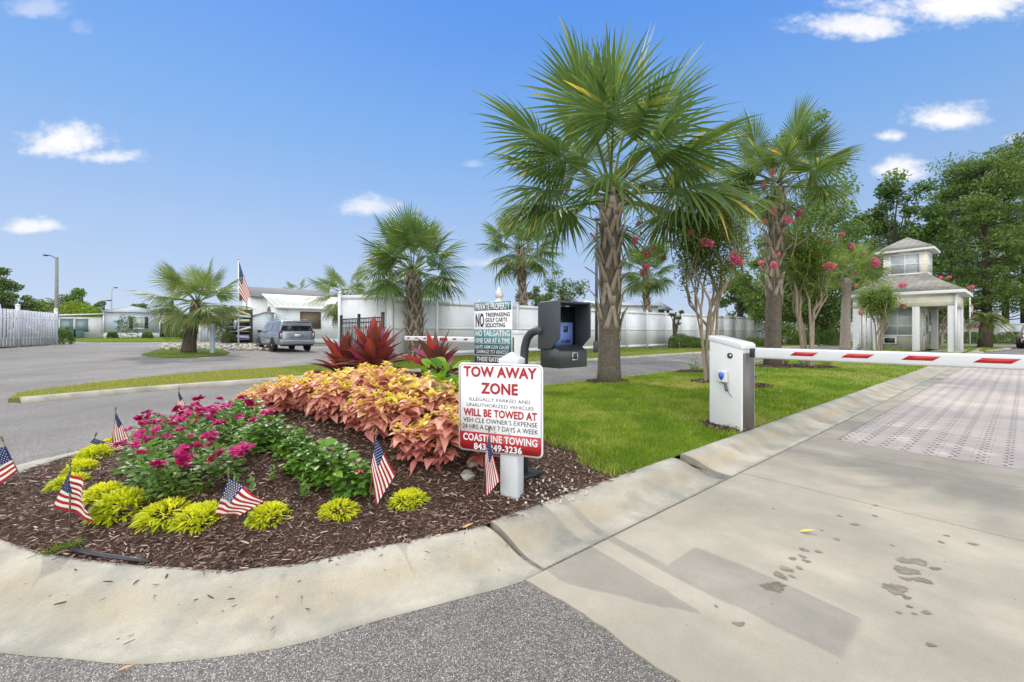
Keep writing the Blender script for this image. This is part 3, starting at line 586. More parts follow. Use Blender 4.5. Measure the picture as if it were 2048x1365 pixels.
for i in range(15):
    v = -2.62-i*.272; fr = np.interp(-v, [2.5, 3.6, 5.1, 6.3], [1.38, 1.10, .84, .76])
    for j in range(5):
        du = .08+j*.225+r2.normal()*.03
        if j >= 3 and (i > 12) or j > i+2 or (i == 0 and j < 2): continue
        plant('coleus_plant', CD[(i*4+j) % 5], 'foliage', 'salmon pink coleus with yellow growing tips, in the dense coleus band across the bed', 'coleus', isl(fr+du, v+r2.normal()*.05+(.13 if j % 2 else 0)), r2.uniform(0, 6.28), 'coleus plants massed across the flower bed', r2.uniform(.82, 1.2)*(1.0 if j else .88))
def bush_data(name, rng, m, n, rx, h, ll, lw, els=(.1, .5), droop=.3, prof=(.15, .8, 1., .75, .05), vspread=.25, shell=.45, fold=.3):
    d = ball(n, rng, shell); d[:, 2] = np.abs(d[:, 2]); P = d*np.array([rx, rx, h]); P[:, 2] = np.maximum(P[:, 2], .01); az = np.arctan2(d[:, 1], d[:, 0])+rng.normal(0, .7, n); el = rng.uniform(*els, n)+d[:, 2]*.5
    L = ll*rng.uniform(.65, 1.25, n); V, Fc, idx, ts = leaves(P-np.column_stack([np.cos(az), np.sin(az), 0*az])*(L*.4)[:, None], az, el, L, L*lw, droop, fold, rng.normal(0, .35, n), prof=prof)
    mb = MB(); mb.add(V, Fc, 0, np.clip(rng.normal(.5, vspread, n), 0, 1)[idx]); return mb
def flower_data(rng):
    mb = MB()
    for f in range(9):
        d = ball(1, rng, .2)[0]; d[2] = abs(d[2]); c = d*np.array([.03, .03, .018]); a0 = rng.uniform(0, 6)
        n = 5; V, Fc, idx, ts = leaves(np.tile(c, (n, 1)), a0+np.arange(n)*1.2566+d[0]*3, np.full(n, .15)+rng.normal(0, .3, n), .021*rng.uniform(.8, 1.1, n), .017, .1, .1, rng.normal(0, .3, n), prof=(.25, .9, 1, .5)); mb.add(V, Fc, 0, np.clip(.5+rng.normal(0, .25, n), 0, 1)[idx])
    return mb.data('flower', MAGENTA)
FLW = [flower_data(np.random.default_rng(60+i)) for i in range(4)]
VD = [bush_data('v', np.random.default_rng(40+i), None, 190, .16, .19, .055, .5, prof=(.3, .9, 1, .8, .1)).data('bedding_foliage', VINCA, True) for i in range(4)]
r3 = np.random.default_rng(9); n_v = 0
VPOS = []
for v in np.arange(-5.95, -2.95, .30):
    lo = np.interp(-v, [2.9, 3.3, 4.1, 5.5, 6], [.22, .05, -.04, .04, .14]); hi = np.interp(-v, [2.9, 3.3, 4.5, 5.5, 6], [.44, .52, .58, .62, .64])
    for u in np.arange(lo, hi, .255): VPOS.append((u+r3.normal()*.04, v+r3.normal()*.05))
for u, v in VPOS:
    t = plant('bedding_plant', VD[n_v % 4], 'foliage', 'magenta flowered bedding plant with small glossy leaves, in the magenta patch', 'flowering plant', isl(u, v), r3.uniform(0, 6.28), 'magenta bedding plants in the flower bed', r3.uniform(.8, 1.2)); n_v += 1
    for k in range(int(r3.choice([2, 3, 3, 4, 5, 6]))):
        a = r3.uniform(0, 6.28); rr = .17*math.sqrt(r3.uniform(0, 1)); f = link('flower', FLW[int(r3.integers(4))], t); f.location = (rr*math.cos(a), rr*math.sin(a), .25-rr*.65+r3.uniform(-.02, .05)); f.rotation_euler = (r3.normal()*.35, r3.normal()*.35, a); f.scale = (r3.uniform(.8, 1.35),)*3
BD = [bush_data('b', np.random.default_rng(70+i), None, 210, .2, .27, .085, .6, els=(-.1, .4), droop=.35).data('broad_foliage', BASIL, True) for i in range(3)]
for i, (px, py, s, lab) in enumerate(((455, 838, .8, 'leafy green plant at the back of the magenta patch by the road'), (493, 856, .95, 'bushy green plant between the magenta flowers and the far end of the coleus'), (540, 893, .85, 'spreading green plant below the middle of the coleus band'), (578, 915, .5, 'low green plant just before the coleus, nearest the bare mulch'),
        (612, 945, .72, 'bright green leafy plant behind the upright dark leaved one'), (660, 960, .92, 'largest dark green leafy plant in front of the coleus'), (724, 985, .75, 'small green leafy plant beside the single magenta bloom and the flag'), (520, 868, .6, 'low green plant tucked under the coleus edge'), (598, 900, .55, 'green plant half under the coleus leaves near the mulch'))):
    g0 = G(px, py, isl=True); t = plant('leafy_plant', BD[i % 3], 'foliage', lab, 'plant', (g0.x, g0.y, g0.z), i*1.3, 'broad leaved green plants in the flower bed', s)
    if i == 6:
        for q in ((-.12, -.02, .20), (.02, .05, .22)):
            f = link('flower', FLW[1], t); f.location = q
def gold_data(rng):
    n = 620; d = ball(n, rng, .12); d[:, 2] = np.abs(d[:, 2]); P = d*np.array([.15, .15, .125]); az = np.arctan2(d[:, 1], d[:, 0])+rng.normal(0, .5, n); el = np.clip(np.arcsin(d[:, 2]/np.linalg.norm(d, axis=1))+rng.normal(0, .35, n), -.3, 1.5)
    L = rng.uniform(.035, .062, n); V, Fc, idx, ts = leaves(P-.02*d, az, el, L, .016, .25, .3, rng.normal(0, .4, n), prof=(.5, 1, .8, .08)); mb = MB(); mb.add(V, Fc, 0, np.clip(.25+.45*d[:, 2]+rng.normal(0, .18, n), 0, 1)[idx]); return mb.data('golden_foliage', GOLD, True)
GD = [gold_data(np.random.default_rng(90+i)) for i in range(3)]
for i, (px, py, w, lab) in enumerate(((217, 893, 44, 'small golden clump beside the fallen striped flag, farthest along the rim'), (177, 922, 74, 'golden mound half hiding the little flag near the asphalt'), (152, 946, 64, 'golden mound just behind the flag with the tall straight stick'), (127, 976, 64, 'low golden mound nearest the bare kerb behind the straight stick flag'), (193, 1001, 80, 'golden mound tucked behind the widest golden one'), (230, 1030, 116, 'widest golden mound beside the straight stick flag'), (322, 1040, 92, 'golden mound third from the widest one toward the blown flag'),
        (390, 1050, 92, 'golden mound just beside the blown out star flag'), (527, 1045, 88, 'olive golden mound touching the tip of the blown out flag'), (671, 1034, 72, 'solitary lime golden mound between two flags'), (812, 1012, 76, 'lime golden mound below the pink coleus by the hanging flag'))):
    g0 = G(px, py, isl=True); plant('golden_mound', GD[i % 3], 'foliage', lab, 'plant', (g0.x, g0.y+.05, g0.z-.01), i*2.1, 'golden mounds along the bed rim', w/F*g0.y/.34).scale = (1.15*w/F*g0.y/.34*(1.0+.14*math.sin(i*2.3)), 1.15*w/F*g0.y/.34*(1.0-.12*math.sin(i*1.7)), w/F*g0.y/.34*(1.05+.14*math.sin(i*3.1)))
# cordylines
def ti(name, label, u, v, h, seed, n=34, s=1.):
    rng = np.random.default_rng(seed); w = isl(u, v); t = thing(name, label, 'cordyline', w, 0, 'red cordylines at the back of the bed'); mb = MB(); mb.tube([(0, 0, 0), (.01, 0, h*.3), (.0, .02, h*.55)], [.018, .016, .013], 7); mb.build('stem', plain('cordyline stem', (.10, .06, .05), .8), t, True)
    k = np.arange(n)/n; az = np.arange(n)*2.4+rng.normal(0, .2, n); el = -.05+1.35*k**1.1+rng.normal(0, .14, n); L = h*(.52+.12*np.sin(k*3))*rng.uniform(.8, 1.15, n); P = np.column_stack([0*k, 0*k, h*(.22+.36*k)])
    V, Fc, idx, ts = leaves(P, az, el, L, L*rng.uniform(.16, .25, n), .40*(1-k)+.06, .45, rng.normal(0, .5, n), prof=(.22, .5, .9, 1., .75, .4, .03)); va = np.clip(.18+.45*k+rng.normal(0, .28, n), 0, 1)[idx]; mb = MB(); mb.add(V, Fc, 0, va); mb.build('foliage', TI, t, True)
ti('cordyline', 'tall red bronze cordyline in front of the black iron gate', 1.98, -5.95, 1.02, 3, 74); ti('cordyline', 'tall crimson cordyline nearest the middle of the coleus band', 2.12, -5.3, 1.0, 5, 76); ti('cordyline', 'small dark pink cordyline beside the stop arm and the lime green leaves', 2.45, -4.3, .78, 8, 44); ti('cordyline', 'low dark cordyline sprouting between the two tall ones', 2.2, -5.65, .66, 11, 26)
LD = [bush_data('l', np.random.default_rng(110+i), None, 130, .26, .42, .135, .5, els=(.1, .8), droop=.3, vspread=.3).data('lime_foliage', LIME, True) for i in range(2)]
plant('lime_plant', LD[0], 'foliage', 'large lime green leafy plant touching the tow sign edge', 'plant', isl(2.1, -3.3), 1, 'lime leaved plants', 1.3)
plant('lime_plant', LD[1], 'foliage', 'lime green leafy plant behind the coleus under the small cordyline', 'plant', isl(2.2, -3.85), 2, 'lime leaved plants', 1.25)
plant('lime_plant', LD[0], 'foliage', 'small green sprout with a purple leaf above the coleus by the road', 'plant', isl(1.95, -6.35), 4, 'lime leaved plants', .62)
# small weeds and sprigs in the mulch
SPR = [bush_data('s', np.random.default_rng(130+i), None, 26, .05, .15, .06, .26, els=(.2, 1.1), droop=.3).data('sprig_leaves', VINCA, True) for i in range(2)]; TUF = []
for i in range(2):
    q = np.random.default_rng(140+i); n = 40; V, Fc, idx, ts = leaves(q.normal(0, .012, (n, 3))*np.array([1, 1, .1]), q.uniform(0, 6.28, n), q.uniform(.3, 1.3, n), q.uniform(.05, .12, n), .006, .5, .3, 0, prof=(1, .8, .1)); mb = MB(); mb.add(V, Fc, 0, q.uniform(0, .7, n)[idx]); TUF.append(mb.data('tuft', BLADE, True))
for i, (px, py, d, s, nm, lab) in enumerate(((607, 1000, 0, 1.0, 'sprig', 'thin upright sprig standing alone in the bare mulch'), (672, 990, 1, .8, 'sprig', 'thin sprig just behind the solitary lime mound'), (500, 990, 1, .8, 'sprig', 'sprig beside the blown out flag'), (545, 965, 0, .7, 'sprig', 'short sprig in the mulch between green plants'), (470, 985, 0, .8, 'sprig', 'sprig at the near edge of the magenta patch'), (690, 1000, 1, .7, 'sprig', 'young sprig near the brown rock'),
        (110, 1106, 0, 1.1, 'weed_tuft', 'weed tuft on the kerb end of the mulch, near the corner of the bed'), (152, 1092, 1, .9, 'weed_tuft', 'weed tuft beside the start of the black edging'), (312, 1062, 0, .7, 'weed_tuft', 'little weed tuft in front of the golden mounds'), (395, 985, 1, 1.3, 'weed_tuft', 'straggly grass tuft before the magenta flowers'), (355, 985, 0, 1.3, 'weed_tuft', 'dry grass tuft behind the golden mounds'))):
    g0 = G(px, py, isl=True); o = link(nm, (SPR if nm == 'sprig' else TUF)[d], None); o.location = (g0.x, g0.y, g0.z); o.scale = (s,)*3; o.rotation_euler = (0, 0, i); tag(o, lab, 'weed')
# rocks
ROCK = plain('grey rock', (.27, .25, .21), .9, amt=.6, scale=22, bmp=1., bscale=40)
def rock(px, py, s, lab, seed, m=ROCK, sq=(1, .85, .62)):
    import bmesh
    bm = bmesh.new(); bmesh.ops.create_icosphere(bm, subdivisions=3, radius=1); q = np.random.default_rng(seed); dirs = q.normal(size=(14, 3)); dirs /= np.linalg.norm(dirs, axis=1)[:, None]; off = q.uniform(.42, .85, 14)
    for v in bm.verts:
        p = np.array(v.co)
        for d, f in zip(dirs, off):
            k = p@d-f
            if k > 0: p = p-d*k
        v.co = p*np.array(sq)*s
    me = bpy.data.meshes.new('rock'); bm.to_mesh(me); bm.free(); me.materials.append(m); o = link('rock', me); g0 = G(px, py, isl=True); o.location = (g0.x, g0.y+s*.5, g0.z+s*.25); o.rotation_euler = (0, 0, seed); tag(o, lab, 'rock')
rock(936, 962, .078, 'grey rock nearest the tow sign post, in front of the others', 3); rock(945, 936, .066, 'pale rock under the corner of the tow sign', 5); rock(700, 978, .085, 'brown rock half buried behind the hanging flag', 8, plain('brown rock', (.20, .155, .11), .9, amt=.35, scale=8, bmp=.6, bscale=20), (1.2, .8, .5)); rock(962, 945, .04, 'small brown stone behind the leaning flag stick', 9)
# ---------------------------------------------------------------- flags
def cloth(HT, HB, FT, FB, par, rip=.012, ph=0., nx=20, stars=True, sag=.0, nrm=None, name='cloth'):
    HT, HB, FT, FB = [np.array(p, float) for p in (HT, HB, FT, FB)]; n = np.cross(FT-HT, HB-HT); n /= np.linalg.norm(n); ny = 26; size = np.linalg.norm(FT-HT)
    def S(a, b):
        p = HT*(1-a)*(1-b)+FT*a*(1-b)+HB*(1-a)*b+FB*a*b; w = math.sin(a*7+b*3+ph)*.7+math.sin(a*3-b*5+ph*2)*.5
        return p+n*rip*w*min(1, a*3)+np.array([0, 0, -1])*sag*math.sin(a*math.pi)*(1-b)
    V = [S(i/nx, j/ny) for i in range(nx+1) for j in range(ny+1)]; Fc, mi = [], []
    for i in range(nx):
        for j in range(ny):
            Fc.append([i*(ny+1)+j, (i+1)*(ny+1)+j, (i+1)*(ny+1)+j+1, i*(ny+1)+j+1]); st = j//2; mi.append(2 if (i < nx*.4 and st < 7) else (st % 2))
    mb = MB(); mb.add(V, Fc, mi, np.clip(.5+.5*np.sin(np.arange(len(V))*.7), 0, 1))
    if stars:
        sr = min(size*.4/16, np.linalg.norm(np.cross(FT-HT, HB-HT))/size*.54/9.4*.5)
        for r in range(9):
            for c in range(6 if r % 2 == 0 else 5):
                a = .4*((c+.7)/6.4 if r % 2 == 0 else (c+1.2)/6.4); b = 7/13*(r+.7)/9.4; p0 = S(a, b); ea = S(a+.01, b)-p0; eb = S(a, b+.01)-p0; ea /= np.linalg.norm(ea); eb -= ea*(ea@eb); eb /= np.linalg.norm(eb); q = np.cross(ea, eb)
                for sg in (1, -1):
                    P = [p0+q*sg*max(.0012, size*.004)+sr*(1 if k % 2 == 0 else .42)*(ea*math.sin(k*math.pi/5)-eb*math.cos(k*math.pi/5)) for k in range(10)]; mb.add(P, [list(range(10))], 1)
    return mb.build(name, [F_RED, F_WHT, F_BLU], par, True)
FG = 'little flags on sticks stuck in the flower bed'
def flag(label, base, top, hl, seed, rip=.012, dy=(0, 0, 0, 0), sag=0.):
    g0 = G(*base, isl=True); Y = g0.y; t = thing('garden_flag', label, 'flag', g0, 0, FG); o = Vector(g0); tp = at(*top, Y)-o
    mb = MB(); mb.tube([(0, 0, -.03), tuple(tp*.5), tuple(tp)], [.0042, .004, .0035], 8); mb.build('stick', STICK, t, True)
    d = tp.normalized(); mb = MB(); mb.lathe([(.003, 0), (.008, .006), (.004, .012), (.0085, .022), (.006, .032), (.0005, .045)], 8, M=Matrix.Translation(tp)@d.to_track_quat('Z', 'Y').to_matrix().to_4x4()); mb.build('finial', plain('flag finial', (.13, .10, .05), .5), t, True)
    cloth(*[at(*p, Y+e)-o for p, e in zip(hl, dy)], t, rip, seed, sag=sag)
flag('flag on a leaning stick at the outermost rim, cloth hanging away from the flowers', (64, 1003), (6, 883), ((12, 893), (34, 944), (-86, 918), (-62, 1012)), 1, .012, (-.01, -.01, .05, .04))
if True:
    flag('flag on the tall straight stick, cloth draped to both sides of the stick', (140, 1062), (140, 932), ((141, 938), (106, 1014), (162, 962), (188, 1046)), 2, .016, (-.008, .05, -.05, -.06))
flag('small flag mostly hidden by a golden mound, its stripes drooping to the ground', (176, 912), (190, 874), ((188, 877), (172, 894), (246, 893), (244, 912)), 3, .01, (-.01, -.01, .04, .04))
flag('flag hanging limp at the back of the magenta flowers by the asphalt', (226, 893), (231, 822), ((232, 825), (229, 851), (262, 884), (224, 888)), 4, .008, (-.01, -.01, .03, -.02))
flag('flag half sunk behind the highest magenta blooms', (352, 828), (358, 779), ((358, 782), (354, 800), (376, 822), (352, 826)), 5, .008, (-.01, -.01, .03, -.01))
flag('flag blown out sideways with its star field spread wide', (456, 1050), (457, 950), ((457, 955), (429, 1032), (527, 1003), (478, 1032)), 6, .014, (-.01, .03, -.05, -.03))
flag('flag hanging straight in front of the pink coleus', (738, 1012), (752, 871), ((752, 876), (742, 934), (791, 950), (752, 1012)), 7, .010, (-.01, -.012, .02, -.03))
flag('flag leaning in front of the tow sign and its post', (964, 994), (978, 864), ((978, 872), (970, 916), (999, 962), (972, 994)), 8, .008, (-.01, -.01, -.03, -.03))
# ================================================================ signs, kiosk, gates
def text(s, w, h, c, y, m, parent, bold=0., shear=0., align='C', name='lettering'):
    """lettering fitted to w x h, centred at local (x, z) = c on the plane y (facing -y)"""
    cu = bpy.data.curves.new('t', 'FONT'); cu.body = s; cu.size = 1; cu.offset = bold; cu.shear = shear; cu.fill_mode = 'FRONT'; cu.resolution_u = 3; cu.space_character = 1+bold*1.2
    o = bpy.data.objects.new('t', cu); COL.objects.link(o); dg = bpy.context.evaluated_depsgraph_get(); me = bpy.data.meshes.new_from_object(o.evaluated_get(dg)); bpy.data.objects.remove(o)
    n = len(me.vertices); co = np.zeros(n*3); me.vertices.foreach_get('co', co); co = co.reshape(-1, 3); lo, hi = co.min(0), co.max(0); q = (co-(lo+hi)/2)/(hi-lo+1e-9)
    V = np.column_stack([c[0]+q[:, 0]*w, np.full(n, y), c[1]+q[:, 1]*h]); me.vertices.foreach_set('co', V.ravel()); me.materials.clear(); me.materials.append(m); me.name = name; me.update(); return link(name, me, parent)
def rrect(w, h, r, n=5):
    P = []
    for cx, cy, a0 in ((w/2-r, h/2-r, 0), (-w/2+r, h/2-r, 90), (-w/2+r, -h/2+r, 180), (w/2-r, -h/2+r, 270)):
        P += [(cx+r*math.cos(R(a0+90*k/n)), cy+r*math.sin(R(a0+90*k/n))) for k in range(n+1)]
    return P
def Mt(*t): return Matrix.Translation(t)
# tow-away sign post
sx = thing('tow_sign', 'white and red tow away zone sign on a white vinyl post by the kerb', 'sign', (.0, 2.90, float(isl_z(*UV(0, 2.9)))-.01), R(-22)); z0 = sx.location.z
mb = MB(); mb.box((0, 0, .43), (.125, .125, .94)); mb.build('post', VINYL, sx, bevel=.006)
mb = MB(); mb.lathe([(.098, .895), (.098, .93), (.085, .935), (.01, .975)], 4, sq=True); mb.build('post_cap', VINYL, sx, bevel=.003)
SW, SH = .615, .605; SC0 = (-.062, .685-z0); yb = -.071
mb = MB(); mb.prism([(a+SC0[0], b+SC0[1]) for a, b in rrect(SW, SH, .035)], yb, yb-.004, 'y'); pan = mb.build('sign_panel', SIGNW, sx)
def sz(py): return .985-z0-(py-148)/(822-148)*.605                     # sign rows measured on the photograph's sign
mb = MB(); o_, i_ = rrect(SW-.022, SH-.022, .028, 6), rrect(SW-.028, SH-.028, .025, 6); k = len(o_)
mb.add([(a+SC0[0], yb-.0052, b+SC0[1]) for a, b in o_+i_], [[i, (i+1) % k, k+(i+1) % k, k+i] for i in range(k)]); mb.build('border_line', INK, pan)
mb = MB(); mb.prism([(SC0[0]+a, b) for a, b in ((-SW/2+.014, sz(672)), (SW/2-.014, sz(672)), (SW/2-.014, sz(790)), (SW/2-.03, sz(806)), (-SW/2+.03, sz(806)), (-SW/2+.014, sz(790)))], yb-.0042, yb-.0062, 'y'); mb.build('red_band', RED, pan)
yt = yb-.0078
for s, pw, yc, hh, m, b in (('TOW AWAY', 550, 211, 82, RED, .035), ('ZONE', 278, 334, 86, RED, .035), ('ILLEGALLY PARKED AND', 455, 420, 26, INK, -.004), ('UNAUTHORIZED VEHICLES', 502, 464, 26, INK, -.004), ('WILL BE TOWED AT', 552, 522, 60, RED, .032),
        ("VEH CLE OWNER'S EXPENSE", 555, 581, 36, INK, -.002), ('24 HRS A DAY 7 DAYS A WEEK', 565, 631, 36, INK, -.002), ('COASTLINE TOWING', 555, 712, 56, SIGNW, .032), ('843-249-3236', 360, 778, 52, SIGNW, .032)):
    sk = {'ZONE': .0, '843-249-3236': -.012}.get(s, 0.); text(s, pw*.000975, hh*.605/674, (SC0[0]+sk, sz(yc)), yt, m, pan, b)
mb = MB()
for q in ((-.03, sz(158)), (.075, sz(158)), (-.03, sz(660)), (.075, sz(660))): mb.lathe([(.006, 0), (.005, .003), (.001, .004)], 8, M=Mt(SC0[0]+q[0], yb-.0042, q[1])@Matrix.Rotation(R(90), 4, 'X'))
mb.build('screws', plain('screw steel', (.45, .45, .45), .35, .8), pan)
# private-property sign
ps = W2(*UV(-.255, 5.62)); pz = float(isl_z(*UV(*ps))); pv = thing('private_property_sign', 'tall teal and white private property sign on a post with a pointed finial', 'sign', (ps[0], ps[1], pz), R(-36.9))
mb = MB(); mb.box((.05, .075, .69), (.11, .11, 1.38)); mb.build('post', VINYL, pv, bevel=.005)
mb = MB(); mb.lathe([(.066, 1.60), (.066, 1.64), (.042, 1.65), (.030, 1.675), (.05, 1.695), (.06, 1.715), (.045, 1.76), (.018, 1.81), (.001, 1.835)], 4, sq=True, M=Mt(.05, .075, -.225)); mb.build('finial', plain('weathered vinyl', (.50, .49, .46), .6), pv)
PWd, PT = .64, 1.595-pz; mb = MB(); mb.box((0, 0, PT-.47), (PWd, .012, .94)); pp = mb.build('sign_panel', SIGNW, pv)
def pzr(py): return PT-(py-210)/(1110-210)*.70
mb = MB()
for a, b in ((212, 352), (676, 1105)): mb.box((0, -.0075, (pzr(a)+pzr(b))/2), (PWd-.012, .003, pzr(a)-pzr(b)))
mb.build('teal_band', TEAL, pp)
mb = MB(); mb.box((0, -.0075, (pzr(1130)+pzr(1400))/2), (PWd-.012, .003, pzr(1130)-pzr(1400))); mb.build('black_band', INK, pp)
for s, x0, x1, a, b, m, bo, sh in (('PRIVATE PROPERTY', .03, .97, 230, 342, SIGNW, .03, 0), ('NO', .03, .27, 395, 640, INK, .03, 0), ('TRESPASSING', .31, .97, 392, 462, INK, .025, 0), ('GOLF CARTS', .31, .90, 480, 552, INK, .025, 0), ('SOLICITING', .31, .85, 570, 642, INK, .025, 0),
        ('NO TAILGATING', .03, .97, 692, 795, SIGNW, .03, 0), ('ONE CAR AT A TIME', .03, .97, 826, 906, SIGNW, .03, 0), ('GATE ARM CAN CAUSE', .03, .96, 948, 1008, SIGNW, .008, .25), ('DAMAGE TO VEHICLE', .06, .93, 1028, 1088, SIGNW, .008, .25), ('THESE GATES ARE', .06, .96, 1150, 1225, SIGNW, .025, 0), ('UNDER VIDEO SURVEILLANCE', .05, .95, 1245, 1310, SIGNW, .025, 0)):
    text(s, (x1-x0)*(PWd-.02), pzr(a)-pzr(b), ((x0+x1)/2*(PWd-.02)-(PWd-.02)/2, (pzr(a)+pzr(b))/2), -.0105, m, pp, bo, sh)
mb = MB(); mb.box((0, -.0098, (pzr(915)+pzr(920))/2), (PWd-.04, .001, .004)); mb.build('rule_line', SIGNW, pp)
# entry kiosk on a gooseneck; local x = along the drive (+u), local -y = towards the drive
kb = (.09, 3.2); kz = float(isl_z(*UV(*kb))); ko = thing('entry_kiosk', 'dark grey gooseneck entry kiosk with a hooded blue screen', 'kiosk', (kb[0], kb[1], kz), ROT+R(90))
mb = MB(); pth = [(0, 0, 0), (0, 0, .5), (0, 0, .86), (0, -.008, .95), (0, -.035, 1.02), (0, -.08, 1.062), (0, -.14, 1.08), (0, -.2, 1.08)]; mb.tube(pth, .031, 14); KM = plain('charcoal powder coat', (.032, .038, .044), .5, amt=.12, scale=30, bmp=.15, bscale=400); mb.build('gooseneck_pole', KM, ko, True)
mb = MB(); mb.box((0, 0, .012), (.2, .2, .03)); mb.build('base_plate', BLACKM, ko, bevel=.004)
y0, y1, zt, zb_ = -.155, -.375, 1.415-kz, 1.075-kz; x0, x1 = -.005, .325; ins = .012
prof = [(y0, zb_), (y0, zt-.02), (y0-.015, zt), (y1+.01, zt+.004), (y1, zt-.008), (y1, zb_+.085), (y1+.09, zb_+.004)]
mb = MB(); mb.prism(prof, x0, x0+ins, 'x'); mb.prism(prof, x1-ins, x1, 'x'); mb.box(((x0+x1)/2, (y0+y1)/2, zt-.008), (x1-x0-2*ins-.0005, y0-y1-.01, .016)); mb.box(((x0+x1)/2, y0-.008, (zt+zb_)/2-.01), (x1-x0-2*ins-.0005, .016, zt-zb_-.03)); mb.build('hood', KM, ko, bevel=.007)
yf = y0-.075; mb = MB(); mb.box(((x0+x1)/2, (y0-.017+yf)/2, (zt+zb_)/2-.012), (x1-x0-2*ins-.006, abs(yf-y0+.017), zt-zb_-.035)); fp = mb.build('face_panel', plain('gloss black panel', (.008, .009, .010), .25), ko)
ym = yf-.004
mb = MB(); mb.box((.145, ym, zt-.235), (.265, .006, .175)); SCR = plain('kiosk screen blue', (.13, .20, .52), .3, amt=.12, scale=12); scr = mb.build('screen', SCR, ko)
mb = MB(); mb.box((.20, ym-.0045, zt-.195), (.045, .002, .045)); mb.box((.20, ym-.0045, zt-.285), (.085, .002, .018)); 
for q in (.035, .06, .085): mb.prism([(q-.016, zt-.275), (q-.02, zt-.25), (q-.012, zt-.225), (q, zt-.19), (q+.012, zt-.225), (q+.02, zt-.25), (q+.016, zt-.275)], ym-.0055, ym-.0035, 'y')
mb.build('screen_graphics', plain('screen dark', (.02, .035, .05), .4), scr)
text('LiftMaster', .10, .016, (.10, zt-.125), ym, SIGNW, fp, .02); mb = MB(); mb.lathe([(.011, 0), (.010, .006), (.004, .007)], 10, M=Mt(.10, yf, zt-.05)@Matrix.Rotation(R(90), 4, 'X')); mb.build('lock', plain('lock steel', (.55, .55, .55), .3, .9), ko)
mb = MB(); mb.prism([(y0-.005, kz*0+.945-kz), (y0-.005, zb_+.03), (yf-.055, zb_+.03), (yf-.125, zb_-.012), (yf-.125, .945-kz)], .015, .305, 'x'); lb = mb.build('lower_box', plain('dark gloss lid', (.018, .024, .022), .3, amt=.2), ko, bevel=.006)
yl = yf-.125; mb = MB()
for q in ((0, .024, .056, .006), (0, -.024, .056, .006), (.025, 0, .006, .042), (-.025, 0, .006, .042)): mb.box((.17+q[0], yl-.002, 1.025-kz+q[1]), (q[2], .004, q[3]))
mb.build('reader_frame', plain('reader rim', (.45, .46, .47), .3, .6), lb)
mb = MB(); mb.box((.17, yl-.0015, 1.025-kz), (.043, .003, .042)); mb.build('reader', BLACKM, lb)
